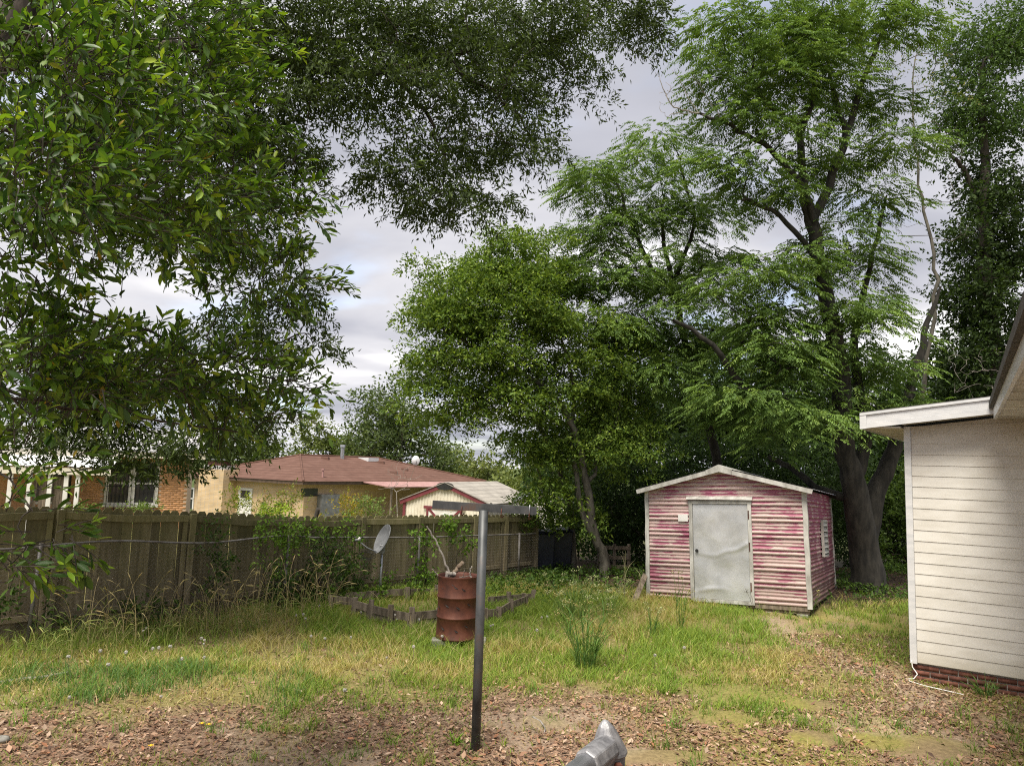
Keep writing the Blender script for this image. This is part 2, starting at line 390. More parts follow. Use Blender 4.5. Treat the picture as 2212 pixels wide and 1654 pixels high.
def brickmat(name, c1, c2, mo, sc=1.0, bw=0.215, bh=0.076):
    mt, nt, b, o = material(name)
    t = nt.nodes.new('ShaderNodeTexCoord'); sp = nt.nodes.new('ShaderNodeSeparateXYZ'); nt.links.new(t.outputs['Object'], sp.inputs[0])
    ad = nt.nodes.new('ShaderNodeMath'); ad.operation = 'ADD'; nt.links.new(sp.outputs['X'], ad.inputs[0]); nt.links.new(sp.outputs['Y'], ad.inputs[1])
    cbn = nt.nodes.new('ShaderNodeCombineXYZ'); nt.links.new(ad.outputs[0], cbn.inputs['X']); nt.links.new(sp.outputs['Z'], cbn.inputs['Y'])
    bk = nt.nodes.new('ShaderNodeTexBrick'); nt.links.new(cbn.outputs[0], bk.inputs['Vector'])
    bk.inputs['Scale'].default_value = 1.0; bk.inputs['Brick Width'].default_value = bw; bk.inputs['Row Height'].default_value = bh
    bk.inputs['Mortar Size'].default_value = 0.008; bk.inputs['Color1'].default_value = (*c1, 1); bk.inputs['Color2'].default_value = (*c2, 1); bk.inputs['Mortar'].default_value = (*mo, 1)
    f = noise(nt, 1.2, 4); v = maprange(nt, f, 0.3, 0.7, 0.85, 1.15)
    hs = nt.nodes.new('ShaderNodeHueSaturation'); nt.links.new(bk.outputs['Color'], hs.inputs['Color']); nt.links.new(v, hs.inputs['Value'])
    nt.links.new(hs.outputs[0], b.inputs['Base Color']); b.inputs['Roughness'].default_value = 0.9
    bump(nt, b, bk.outputs['Fac'], -0.4, 0.01)
    return mt
M['brick_yellow'] = brickmat('yellow_brickwork', (0.52, 0.37, 0.20), (0.62, 0.45, 0.26), (0.42, 0.36, 0.29))
M['brick_orange_bed'] = simple('orange_mortar', (0.48, 0.37, 0.27), (0.58, 0.45, 0.34), 20, 0.95, 0, 0.2)
M['brick_orange'] = simple('orange_brick', (0.56, 0.29, 0.14), (0.70, 0.41, 0.22), 4, 0.9, 0, 0.1, rnd=0.22)
def shingles(name, c1, c2, c3, rows=0.14):
    mt, nt, b, o = material(name)
    t = nt.nodes.new('ShaderNodeTexCoord'); wv = nt.nodes.new('ShaderNodeTexWave'); wv.wave_type = 'BANDS'; wv.bands_direction = 'Z'
    nt.links.new(t.outputs['Object'], wv.inputs['Vector']); wv.inputs['Scale'].default_value = 2.2; wv.inputs['Distortion'].default_value = 0.6
    f = noise(nt, 1.4, 6, 0.65, stretch=(1, 1, 2)); c = ramp(nt, f, [(0.3, c1), (0.5, c2), (0.72, c3)])
    c = mixc(nt, maprange(nt, wv.outputs['Fac'], 0, 0.35, 0.35, 0.0), c, tuple(0.5 * q for q in c1))
    nt.links.new(c, b.inputs['Base Color']); b.inputs['Roughness'].default_value = 0.92; b.inputs['Specular IOR Level'].default_value = 0.2
    return mt
M['shingle_red'] = shingles('red_shingles', (0.098, 0.052, 0.04), (0.125, 0.067, 0.051), (0.155, 0.088, 0.07))
M['shingle_grey'] = shingles('grey_shingles', (0.22, 0.205, 0.185), (0.31, 0.29, 0.26), (0.38, 0.355, 0.32))
M['shingle_lgrey'] = shingles('pale_grey_shingles', (0.28, 0.28, 0.29), (0.36, 0.36, 0.37), (0.43, 0.43, 0.44))
M['fascia_brown'] = simple('brown_fascia', (0.07, 0.045, 0.03), (0.12, 0.08, 0.055), 4, 0.7, 0, 0.05)
M['rosewash'] = simple('pink_metal_awning', (0.30, 0.16, 0.15), (0.42, 0.25, 0.23), 3, 0.5, 0, 0.05)

# ------------------------------------------------------------------ foliage tools
def colours(n, palette, weights, jit=0.22):
    p = np.array(palette); k = rng.choice(len(p), n, p=np.array(weights) / np.sum(weights))
    return np.clip(p[k] * (1 + jit * (rng.random((n, 1)) * 2 - 1)), 0, 1)
def leaf_rhomb(pos, ax, nr, L, W, fold=0.18, curl=0.15):
    ax = unit(ax); nr = unit(nr - ax * np.sum(nr * ax, 1, keepdims=True)); sd = np.cross(ax, nr)
    L = np.reshape(L, (-1, 1)); W = np.reshape(W, (-1, 1))
    V = np.stack([pos, pos + ax * L * 0.45 + sd * W / 2 + nr * W * fold, pos + ax * L - nr * L * curl, pos + ax * L * 0.45 - sd * W / 2 + nr * W * fold], 1)
    n = len(pos); i = np.arange(n)[:, None] * 4
    F = np.concatenate([i + np.array([0, 2, 1]), i + np.array([0, 3, 2])], 0)
    return V.reshape(-1, 3), F, 4
def leaf_full(pos, ax, nr, L, W, curl=0.12, fold=0.14):
    ax = unit(ax); nr = unit(nr - ax * np.sum(nr * ax, 1, keepdims=True)); sd = np.cross(ax, nr)
    L = np.reshape(L, (-1, 1)); W = np.reshape(W, (-1, 1))
    rows = [(0.0, 0.0), (0.26, 0.36), (0.6, 0.46), (0.86, 0.24), (1.0, 0.0)]
    V = [pos]
    for t, w in rows[1:-1]:
        mid = pos + ax * L * t - nr * L * curl * t * t
        V += [mid + sd * W * w + nr * W * fold, mid, mid - sd * W * w + nr * W * fold]
    V.append(pos + ax * L - nr * L * curl)
    V = np.stack(V, 1); n = len(pos); k = V.shape[1]; i = np.arange(n)[:, None] * k
    f = [(0, 2, 1), (0, 3, 2)]
    for r in range(2):
        a = 1 + 3 * r
        f += [(a, a + 1, a + 4), (a, a + 4, a + 3), (a + 1, a + 2, a + 5), (a + 1, a + 5, a + 4)]
    f += [(7, 8, 10), (8, 9, 10)]
    F = np.concatenate([i + np.array(q) for q in f], 0)
    return V.reshape(-1, 3), F, k
def rdir(n):
    return unit(rng.normal(size=(n, 3)))

def lobe_points(lobes, boughs, shell=0.45, flat=1.0):
    """bough centres in a set of ellipsoids; lobe = (centre, (rx, ry, rz)); boughs per unit of surface"""
    P, O = [], []
    for c, r in lobes:
        r = np.array(r); n = max(4, int(boughs * (r[0] * r[1] + r[0] * r[2] + r[1] * r[2]) / 3 * 4))
        d = rdir(n); d[:, 2] = np.where(d[:, 2] < -0.55, d[:, 2] * 0.5, d[:, 2]); d = unit(d)
        k = (shell + (1 - shell) * rng.random((n, 1)) ** 0.6) * (1 + 0.22 * rng.normal(size=(n, 1)) * 0.6)
        P.append(np.array(c) + d * r * k); O.append(unit(d / r))
    return np.concatenate(P), np.concatenate(O)

class Skel:
    def __init__(s): s.p = []; s.par = []; s.paths = []; s.fix = []
    def path(s, pts, rad, start=None):
        """explicit limb: pts (k,3), rad (k); start = node index it grows from"""
        ids = [] if start is None else [start]
        for q, r in zip(pts, rad):
            s.p.append(np.array(q, float)); s.par.append(ids[-1] if ids else -1); s.fix.append(r); ids.append(len(s.p) - 1)
        s.paths.append(ids); return ids
    def limb(s, pts, r0, r1, start=None, sub=4, wob=0.05):
        """smooth limb through control points"""
        P = np.array(pts, float)
        if start is not None: P = np.vstack([s.p[start], P])
        out = []
        for i in range(len(P) - 1):
            p0 = P[max(i - 1, 0)]; p1 = P[i]; p2 = P[i + 1]; p3 = P[min(i + 2, len(P) - 1)]
            for k in range(sub):
                t = k / sub
                out.append(0.5 * (2 * p1 + (p2 - p0) * t + (2 * p0 - 5 * p1 + 4 * p2 - p3) * t * t + (3 * p1 - p0 - 3 * p2 + p3) * t ** 3))
        out.append(P[-1]); out = np.array(out)
        out[1:] += rng.normal(size=(len(out) - 1, 3)) * wob
        rad = np.linspace(r0, r1, len(out))
        if start is not None: return s.path(out[1:], rad[1:], start)
        return s.path(out, rad)
    def nearest(s, q):
        A = np.array(s.p); return int(np.argmin(np.linalg.norm(A - np.asarray(q), axis=1)))
    def connect(s, T, step=0.45, wob=0.06):
        A = np.array(s.p)
        d0 = np.min(np.linalg.norm(T[:, None] - A[None], axis=2), axis=1)
        cap = len(s.p) + len(T) * 14; buf = np.zeros((cap, 3)); buf[:len(s.p)] = A; n = len(s.p)
        for i in np.argsort(d0):
            t = T[i]; q = buf[:n]; v = t - q; d = np.linalg.norm(v, axis=1)
            j = int(np.argmin(d * (1 + 0.5 * np.clip(-v[:, 2] / (d + 1e-6), 0, 1)) + 0.0))
            L = d[j]; k = int(np.clip(math.ceil(L / step), 2, 8))
            pj = s.par[j]; base = unit(buf[j] - buf[pj]) if pj >= 0 else unit(t - buf[j])
            c = buf[j] + base * L * 0.35
            ids = [j]
            for m_ in range(1, k + 1):
                u = m_ / k; pt = (1 - u) ** 2 * buf[j] + 2 * u * (1 - u) * c + u * u * t
                if m_ < k: pt = pt + rng.normal(size=3) * wob * L / k * 1.5
                s.p.append(pt); s.par.append(ids[-1]); s.fix.append(0); buf[n] = pt; n += 1; ids.append(n - 1)
            s.paths.append(ids)
    def mesh(s, rtip=0.008, power=0.5, nside=6, min_r=0.0):
        n = len(s.p); cnt = np.zeros(n); has = np.zeros(n, bool)
        for i, p in enumerate(s.par):
            if p >= 0: has[p] = True
        cnt[~has] = 1
        for i in range(n - 1, -1, -1):
            if s.par[i] >= 0: cnt[s.par[i]] += cnt[i]
        r = rtip * np.maximum(cnt, 1) ** power
        for i in range(n):
            if s.fix[i]: r[i] = s.fix[i]
            elif s.par[i] >= 0: r[i] = min(r[i], r[s.par[i]] * 0.92)
        mb = MB()
        for ids in s.paths:
            if len(ids) < 2: continue
            rr = r[ids].copy()
            if s.fix[ids[-1]] == 0: rr[0] = min(rr[0], rr[1] * 1.5)
            elif len(ids) > 2 and s.par[ids[0]] >= -1 and rr[0] > rr[1] * 1.6: rr[0] = rr[1] * 1.3
            if rr.max() < min_r: continue
            mb.tube(np.array(s.p)[ids], rr, nside if rr.max() > 0.03 else (5 if rr.max() > 0.015 else 3), cap=False)
        return mb

def twigs_from(P, O, per, spread, up=0.15, rnd=0.6):
    """twig bases around boughs with outward directions"""
    n = len(P) * per
    B = np.repeat(P, per, 0) + rng.normal(size=(n, 3)) * np.array(spread)
    D = unit(np.repeat(O, per, 0) * 0.7 + rdir(n) * rnd + np.array([0, 0, up]))
    return B, D
def pad_twigs(P, per, R_, thick=.10, droop=.35, up=.12, rnd=.35):
    """twigs spread over flattened, edge-drooping pads: foliage in layers with lit tops and shaded undersides"""
    n = len(P) * per; Rp = np.repeat(R_ * (.55 + .8 * rng.random(len(P))), per)
    a = rng.random(n) * 6.283; rr = np.sqrt(rng.random(n))
    tilt = np.repeat(rng.normal(size=(len(P), 2)) * .22, per, 0)
    ox, oy = np.cos(a) * rr * Rp, np.sin(a) * rr * Rp
    B = np.repeat(P, per, 0) + np.stack([ox, oy, -droop * rr * rr * Rp + thick * rng.normal(size=n) * Rp + tilt[:, 0] * ox + tilt[:, 1] * oy], 1)
    D = unit(np.stack([np.cos(a) * (.25 + rr), np.sin(a) * (.25 + rr), up - .5 * droop * rr], 1) + rdir(n) * rnd)
    return B, D
def twig_leaves(B, D, per, tl, L, W, cols, w, up=0.6, droop=0.25, jit=0.02, full=False, curl=0.12, lj=0.3, cjit=0.22, ret=False, tipcol=None, tipw=0.0, fwd=0.35, sidew=0.85):
    n = len(B) * per
    t = np.tile((np.arange(per) + 0.5) / per, len(B)) + rng.normal(size=n) * 0.08
    if fwd > .5: t = np.clip(t, 0, 1.05) ** .62
    Db = np.repeat(D, per, 0); pos = np.repeat(B, per, 0) + Db * (t * tl)[:, None] + rng.normal(size=(n, 3)) * jit
    pos[:, 2] -= 0.15 * tl * t * t
    sdir = np.cross(Db, rdir(n)); sdir = unit(sdir)
    ax = unit(Db * (fwd + 0.5 * t)[:, None] + sdir * sidew + np.array([0, 0, -droop]))
    nr = unit(np.array([0, 0, up]) + rdir(n) * 0.75)
    ll = L * (1 + lj * (rng.random(n) * 2 - 1)); ww = W * ll / L
    c = colours(n, cols, w, cjit)
    if tipcol is not None:
        hit = (rng.random(n) < tipw * np.clip(t * 1.6 - 0.3, 0, 1)); c[hit] = colours(hit.sum(), tipcol, [1] * len(tipcol), 0.25)
    if ret: return pos, ax, nr, ll, ww, c
    V, F, k = (leaf_full if full else leaf_rhomb)(pos, ax, nr, ll, ww, curl=curl)
    return V, F, np.repeat(c, k, 0)
def frond_leaves(B, D, per_frond, flen, L, W, cols, w, droop=0.55, cjit=0.2):
    """compound leaves: each frond a drooping rachis with leaflets on both sides"""
    n = len(B); m_ = per_frond
    t = np.tile(np.linspace(0.25, 1.0, m_), n)
    fl = np.repeat(flen * (0.7 + 0.6 * rng.random(n)), m_)
    Db = np.repeat(D, m_, 0)
    pos = np.repeat(B, m_, 0) + Db * (t * fl)[:, None]
    pos[:, 2] -= droop * fl * t * t * 0.7
    tang = unit(Db + np.array([0, 0, -1.0]) * (droop * 1.4 * t)[:, None])
    side = unit(np.cross(tang, np.array([0, 0, 1.0])) + rng.normal(size=(n * m_, 3)) * 0.12)
    sg = np.tile(np.where(np.arange(m_) % 2 == 0, 1.0, -1.0), n); last = np.tile(np.arange(m_) == m_ - 1, n)
    ax = unit(side * sg[:, None] * np.where(last, 0.1, 0.8)[:, None] + tang * 0.65 + np.array([0, 0, -0.25]) + rng.normal(size=(n * m_, 3)) * 0.12)
    nr = unit(np.array([0, 0, 0.9]) + rng.normal(size=(n * m_, 3)) * 0.3 + side * sg[:, None] * 0.15)
    ll = L * (1.15 - 0.35 * t) * (0.8 + 0.4 * rng.random(n * m_))
    c = np.repeat(colours(n, cols, w, cjit), m_, 0) * (0.88 + 0.24 * rng.random((n * m_, 1)))
    V, F, k = leaf_rhomb(pos, ax, nr, ll, W * ll / L, 0.1, 0.1)
    return V, F, np.repeat(c, k, 0)
def cat3(parts):
    V, F, C, b = [], [], [], 0
    for v, f, c in parts:
        V.append(v); F.append(f + b); C.append(c); b += len(v)
    return np.concatenate(V), np.concatenate(F), np.concatenate(C)

# ------------------------------------------------------------------ ground
FA = np.array([-6.5, 10.8]); FB = np.array([0.69, 18.3]); FU = (FB - FA) / np.linalg.norm(FB - FA); FN = np.array([FU[1], -FU[0]])  # FN points to the yard
MOSS = [(on_z(1580, 1500), 0.75, 0.45), (on_z(1570, 1560), 0.45, 0.3), (on_z(1180, 1560), 0.3, 0.2), (on_z(1950, 1610), 0.8, 0.45), (on_z(1420, 1640), 0.6, 0.2),
        (on_z(1050, 1565), 0.2, 0.12), (on_z(1780, 1600), 0.5, 0.25), (on_z(1740, 1520), 0.4, 0.2)]
def zones(x, y):
    fn = fbm(x, y, 0.9, 21); f2 = fbm(x, y, 3.0, 31)
    edge = 8.8 - 1.0 * smooth(-1.0, -3.0, x) + 0.3 * smooth(2.0, 4.0, x)
    g = smooth(-0.9, 0.9, (y - edge) + (fn - 0.5) * 2.6 + (f2 - 0.5) * 1.6)
    g = g * (1 - 0.6 * smooth(2.6, 4.4, x) * smooth(0.40, 0.58, fn)) * (1 - .65 * smooth(4.0, 5.0, x) * smooth(15, 13.5, y))
    path = np.exp(-((x - (4.9 + 0.25 * np.sin(y * 0.9))) / 0.35) ** 2) * smooth(14.5, 13.5, y) * smooth(8.3, 9.3, y)
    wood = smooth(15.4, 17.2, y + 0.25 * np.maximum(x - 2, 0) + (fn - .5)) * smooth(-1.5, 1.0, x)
    moss = np.zeros_like(fn)
    for p, a, b_ in MOSS:
        moss = np.maximum(moss, np.exp(-(((x - p[0]) / a) ** 2 + ((y - p[1]) / b_) ** 2)) )
    moss = smooth(0.34, 0.60, moss * (-0.35 + 1.5 * fbm(x, y, 3.0, 131) + .9 * fbm(x, y, 11.0, 137)))
    bare = smooth(0.60, 0.70, fbm(x, y, 1.3, 41)) * (1 - g)
    return g, path, wood, moss, bare
def axis(lo, hi, step, far):
    a = np.arange(lo, hi + 1e-6, step); o = []
    d = step
    p = hi
    while p < far:
        d *= 1.35; p += d; o.append(p)
    q = []; p = lo; d = step
    while p > -far:
        d *= 1.35; p -= d; q.append(p)
    return np.concatenate([q[::-1], a, o])
gx = axis(-9, 9.5, 0.1, 900); gy = axis(3.5, 20, 0.1, 900)
X, Yg = np.meshgrid(gx, gy)
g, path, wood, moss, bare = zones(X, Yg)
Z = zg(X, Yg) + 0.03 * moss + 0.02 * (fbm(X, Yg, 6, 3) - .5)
lerp = lambda a, b_, t: a * (1 - t[..., None]) + np.array(b_) * t[..., None]
c = np.ones(X.shape + (3,)) * np.array((0.23, 0.155, 0.11))
c = lerp(c, (0.24, 0.21, 0.06), smooth(1.0, 2.6, X) * smooth(.38, .58, fbm(X, Yg, 1.1, 151)) * .85)
c = lerp(c, (0.34, 0.27, 0.20), bare * 0.55)
c = lerp(c, (0.21, 0.19, 0.07), g)
c = lerp(c, (0.33, 0.25, 0.19), path * 0.85)
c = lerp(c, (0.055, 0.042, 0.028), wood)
c = lerp(c, (0.19, 0.185, 0.05), moss * .32)
c = lerp(c, (0.06, 0.09, 0.025), smooth(30, 60, np.hypot(X, Yg)))
nx, ny = len(gx), len(gy)
i0 = (np.arange(ny - 1)[:, None] * nx + np.arange(nx - 1)[None]).ravel()
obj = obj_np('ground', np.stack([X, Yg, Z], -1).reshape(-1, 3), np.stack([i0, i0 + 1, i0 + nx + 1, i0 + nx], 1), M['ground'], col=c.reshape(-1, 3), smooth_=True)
tag(obj, 'backyard ground of bare soil, leaf litter and moss', None, None, 'structure')

# ------------------------------------------------------------------ wooden privacy fence
fence = empty('wooden_fence', (FA[0], FA[1], 0), 'dark mossy dog-eared wooden privacy fence behind the chain link', 'fence')
def fpt(s_, off=0.0, z=0.0):                         # along the fence, off > 0 toward the yard, local to the empty
    p = FU * s_ + FN * off; return np.array([p[0], p[1], z])
def ftop(s_): return np.interp(s_, [-2.5, 0, 2, 3.8, 6.7, 10.4], [1.80, 1.77, 1.66, 1.53, 1.47, 1.40])
s_ = -2.6; k = 0
while s_ < 10.35:
    w = 0.128 + 0.02 * random.random(); top = ftop(s_) + 0.035 + 0.02 * (random.random() - .5); gap = 0.003 + (0.010 if random.random() < 0.12 else 0.002 * random.random())
    lean = 0.012 * (random.random() - .5); th = 0.018; o_ = -0.03 - 0.006 * random.random()
    zb = -0.05 + 0.06 * random.random()
    prof = [(0, zb), (w, zb), (w, top - 0.045), (w - 0.032, top), (0.032, top), (0, top - 0.045)]
    V = [fpt(s_ + a + lean * z_, o_, z_) for a, z_ in prof] + [fpt(s_ + a + lean * z_, o_ - th, z_) for a, z_ in prof]
    F = [tuple(range(6)), tuple(range(11, 5, -1))] + [(i, i + 6, (i + 1) % 6 + 6, (i + 1) % 6) for i in range(6)]
    F = [tuple(reversed(q)) for q in F]
    MB().add(V, F).build('board', M['fence'], fence)
    s_ += w + gap
posts = [-1.85, 0.02, 1.95, 3.80, 5.3, 6.75, 8.3, 9.3, 10.38]
for i, ps in enumerate(posts):
    t_ = ftop(ps) + 0.01 * random.random(); ln = [0.02, 0.045, 0.03, -0.05, 0.01, 0.0, 0.02, 0.03, 0.0][i]
    V = [fpt(ps + a - ln * 0.0, b_, -0.1) for a, b_ in ((-.045, .06), (.045, .06), (.045, -.03), (-.045, -.03))]
    V += [fpt(ps + a + ln, b_, t_) for a, b_ in ((-.045, .06), (.045, .06), (.045, -.03), (-.045, -.03))]
    MB().hull8([V[3], V[2], V[1], V[0], V[7], V[6], V[5], V[4]]).build('post', M['fence'], fence)
for a, b_ in zip(posts[:-1], posts[1:]):
    za, zb_ = ftop(a) - 0.075, ftop(b_) - 0.075
    mid = fpt((a + b_) / 2, 0.015, (za + zb_) / 2 - 0.035 * random.random())
    A_ = fpt(a + 0.05, 0.015, za); B_ = fpt(b_ - 0.05, 0.015, zb_)
    mb = MB(); pts = [A_, mid, B_]
    V = []
    for p in pts:
        for q, zz_ in ((-.027, -.05), (.02, -.05), (.02, .05), (-.027, .05)):
            V.append(p + np.array([FN[0] * q, FN[1] * q, zz_]))
    F = [(0, 1, 2, 3), (11, 10, 9, 8)] + [(4 * r + j, 4 * r + 4 + j, 4 * r + 4 + (j + 1) % 4, 4 * r + (j + 1) % 4) for r in range(2) for j in range(4)]
    mb.add(V, F).build('rail', M['fence'], fence)
    st = MB(); z0 = 0.02
    for e_ in (a + 0.085, b_ - 0.085):
        st = MB(); st.bar(fpt(e_, 0.006, z0), fpt(e_, 0.006, ftop(e_) - 0.13), 0.07, 0.03, up=(FN[0], FN[1], 0)); st.build('stile', M['fence'], fence)
    MB().bar(fpt(a + 0.13, -0.002, 0.28), fpt(b_ - 0.13, -0.002, 0.28), 0.03, 0.08).build('lower_rail', M['fence'], fence)

# ------------------------------------------------------------------ chain-link fence in front of it
link_f = empty('chain_link_fence', (FA[0], FA[1], 0), 'rusty sagging chain link fence running in front of the wooden fence', 'fence')
OFF = 0.36
def ltop(s_): return np.interp(s_, [-2.6, 0.1, 2.1, 3.5, 5.2, 6.4, 9.9], [1.33, 1.31, 1.25, 1.24, 1.16, 1.10, 1.02])
pts = [fpt(q, OFF, ltop(q) + (0.03 * math.sin(q * 2.3) * (q < 4))) for q in np.arange(-2.6, 10.2, 0.2)]
MB().tube(pts, 0.016, 8).build('top_rail', M['rusty_galv'], link_f, True)
for ps, ln in ((-0.25, 0.05), (3.52, 0.05), (6.44, 0.02), (9.4, 0.0)):
    MB().tube([fpt(ps - ln, OFF + 0.02, -0.05), fpt(ps, OFF + 0.02, ltop(ps) + 0.03)], 0.026, 10).build('post', M['rusty_galv'], link_f, True)
V, F = [], []
pitch = 0.062; zst = 0.031; r_ = 0.0024
NS = int(12.7 / pitch)
for i in range(NS):
    s0 = -2.55 + i * pitch; nz = int(ltop(s0) / zst)
    zz_ = np.arange(nz + 1) * zst; zz_ = np.minimum(zz_, ltop(s0))
    ss = s0 + np.where(np.arange(nz + 1) % 2 == 0, 0, pitch)
    wav = 0.02 * np.sin(ss * 1.7 + zz_ * 2) ; off = OFF + 0.02 + wav * 0.5 + np.where(np.arange(nz + 1) % 2 == 0, 0.002, -0.002)
    P = np.stack([FU[0] * ss + FN[0] * off, FU[1] * ss + FN[1] * off, zz_ + 0.01], 1)
    b0 = len(V)
    o1 = np.array([FN[0] * r_ * 1.2, FN[1] * r_ * 1.2, 0]); o2 = np.array([FU[0] * r_, FU[1] * r_, 0])
    for p in P: V += [p + o1, p - o1 * 0.5 + o2, p - o1 * 0.5 - o2]
    for k in range(len(P) - 1):
        a = b0 + 3 * k
        for q in range(3): F.append((a + q, a + (q + 1) % 3, a + 3 + (q + 1) % 3, a + 3 + q))
o = obj_np('wire_mesh', V, np.array(F), M['wire'], link_f); o['kind'] = 'stuff'

# ------------------------------------------------------------------ white house on the right
HO = np.array([5.313, 9.987, 0.0]); HU = np.array([math.cos(-0.617), math.sin(-0.617), 0]); HV = np.array([-HU[1], HU[0], 0]); UP = np.array([0, 0, 1.0])
house = empty('white_house', HO, 'white vinyl sided house end with low sloped roof and wide eaves', 'house')
hl = lambda u, v, z: HU * u + HV * v + UP * z        # local frame of the wall: u along, v away from the camera
def hb(u0, u1, v0, v1, z0, z1, name, mat, bev=0.0):
    return MB().box((u0, v0, z0), (u1, v1, z1), lambda p: hl(*p)).build(name, mat, house, bevel=bev)
def hcoord(x, y, v):                                 # pixel on the plane v = const -> (u, z)
    p = on_plane(x, y, HO + HV * v, HV) - HO; return float(np.dot(p, HU)), float(p[2])
OV = -0.30
fl = hcoord(1860, 926, OV); fr_ = hcoord(2152, 893, OV); flt = hcoord(1860, 892, OV)
slope = (fr_[1] - fl[1]) / (fr_[0] - fl[0]); fh = flt[1] - fl[1]
UE = fr_[0]                                          # where the main roof's eave cuts across
rake = lambda u: fl[1] + slope * (u - fl[0])         # underside of the rake fascia
UW = UE + 0.55                                       # side wall of the main house
zs = 0.22; cs = 0.1415; i = 0
while zs + i * cs < rake(UW) - 0.03:
    z0 = zs + i * cs; z1 = z0 + cs
    zl = min(z1, rake(0.08) - 0.02); zr = min(z1, rake(UW) - 0.02)
    if zl <= z0 + 0.005:
        ul = (z0 + 0.03 - fl[1] + 0.02) / slope + fl[0]; zl = z0 + 0.015
    else: ul = 0.085
    prof = lambda z_: -0.0075 + 0.0065 * (z_ - z0) / cs
    V = [hl(ul, -0.0075, z0), hl(UW, -0.0075, z0), hl(UW, 0.0, z0), hl(ul, 0.0, z0), hl(ul, prof(zl), zl), hl(UW, prof(zr), zr), hl(UW, 0.002, zr), hl(ul, 0.002, zl)]
    MB().hull8(V).build('siding_board', M['white_vinyl'], house)
    i += 1
hb(0.0, 0.083, -0.022, 0.03, 0.2, rake(0) - 0.01, 'corner_trim', M['white_metal'], 0.004)
hb(0.0, 0.02, 0.032, 0.12, 0.2, rake(0) - 0.01, 'corner_trim', M['white_metal'])
MB().hull8([hl(0.01, 0.005, 0.21), hl(UW, 0.005, 0.21), hl(UW, 3.5, 0.21), hl(0.01, 3.5, 0.21), hl(0.01, 0.005, rake(0) - .03), hl(UW, 0.005, rake(UW) - .03), hl(UW, 3.5, rake(UW) - .03), hl(0.01, 3.5, rake(0) - .03)]).build('wall', M['white_vinyl'], house)
# brick foundation
hb(0.02, UW, 0.03, 3.4, -0.3, 0.205, 'foundation', M['mortar'])
bm = mesh_np('brick', *(lambda mb: (np.array(mb.v), np.array(mb.f)))(MB().box((0, 0, 0), (0.195, 0.09, 0.058), lambda p: HU * p[0] + HV * p[1] + UP * p[2])), M['brick_red'])
for r in range(4):
    u = 0.02 - (r % 2) * 0.1
    while u < UW - 0.1:
        o = bpy.data.objects.new('brick', bm); link(o, house); o.location = Vector(hl(max(u, 0.02), 0.015 + 0.004 * random.random(), -0.085 + r * 0.072)); u += 0.207
# rake fascia, eave, soffit, roof
def slab(u0, u1, v0, v1, zf0, zf1, name, mat, parent=house):
    V = [hl(u, v, zf0(u)) for u, v in ((u0, v0), (u1, v0), (u1, v1), (u0, v1))] + [hl(u, v, zf1(u)) for u, v in ((u0, v0), (u1, v0), (u1, v1), (u0, v1))]
    return MB().hull8(V).build(name, mat, parent)
UL = fl[0]
for k in range(3):                                   # ribbed fascia of three lapped strips
    a = k / 3; b_ = (k + 1) / 3 - 0.03
    slab(UL, UE, OV - 0.012 + 0.004 * k, OV + 0.02, lambda u, a=a: rake(u) + fh * 0.84 * a, lambda u, b_=b_: rake(u) + fh * 0.84 * b_ + 0.004, 'fascia_strip', M['white_metal'])
slab(UL - 0.01, UE, OV - 0.022, OV + 0.03, lambda u: rake(u) + fh * 0.84, lambda u: rake(u) + fh, 'drip_edge', M['white_metal'])
slab(UL - 0.012, UL + 0.07, OV - 0.016, OV - 0.0125, lambda u: rake(u) - 0.004, lambda u: rake(u) + fh * 0.838, 'fascia_cap', M['white_metal'])
slab(UL - 0.01, UL + 0.015, OV + 0.03, 3.6, lambda u: rake(UL), lambda u: rake(UL) + fh * 0.9, 'eave_fascia', M['white_metal'])
slab(UL, UE + 0.5, OV, 3.6, lambda u: rake(u) + fh * 0.97, lambda u: rake(u) + fh * 1.06, 'roof', M['roof_dark'])
v0 = OV + 0.021; k = 0
while v0 < 3.5:                                      # soffit panels under the left eave, each a plank
    slab(UL + 0.016, -0.002, v0, v0 + 0.147, lambda u: rake(UL) + 0.012 + 0.002 * (k % 2), lambda u: rake(UL) + 0.03, 'soffit_panel', M['dirty_white']); v0 += 0.15; k += 1
slab(0.0, UE, OV + 0.021, -0.024, lambda u: rake(u) + 0.004, lambda u: rake(u) + 0.02, 'rake_soffit', M['dirty_white'])
# main house: eave running back over the camera's right side, its side wall
ez = hcoord(2158, 905, OV - 0.05)[1]
ev0, ev1 = -11.5, OV - 0.02
_hv = HV.copy(); _hu = HU.copy(); _pv = hl(UE, OV, 0)
EDV = unit(np.array([0.522, 0.853, 0])); EDU = np.array([EDV[1], -EDV[0], 0])
hl = lambda u, v, z: _pv + EDU * (u - UE) + EDV * (v - OV) + UP * z      # the main wing stands a few degrees askew
hb(UE - 0.03, UE, ev0, ev1, ez, ez + 0.19, 'main_fascia', M['white_metal'])
hb(UE - 0.075, UE - 0.032, ev0, ev1, ez + 0.13, ez + 0.21, 'gutter_edge', M['roof_dark'])
v0 = ev0; k = 0
while v0 < ev1 + 0.2:
    hb(UE + 0.002, UW, v0, min(v0 + 0.396, ev1 + 0.28), ez + 0.02 + 0.003 * (k % 2), ez + 0.035, 'soffit_panel', M['dirty_white']); v0 += 0.4; k += 1
zs2 = 0.22; i = 0
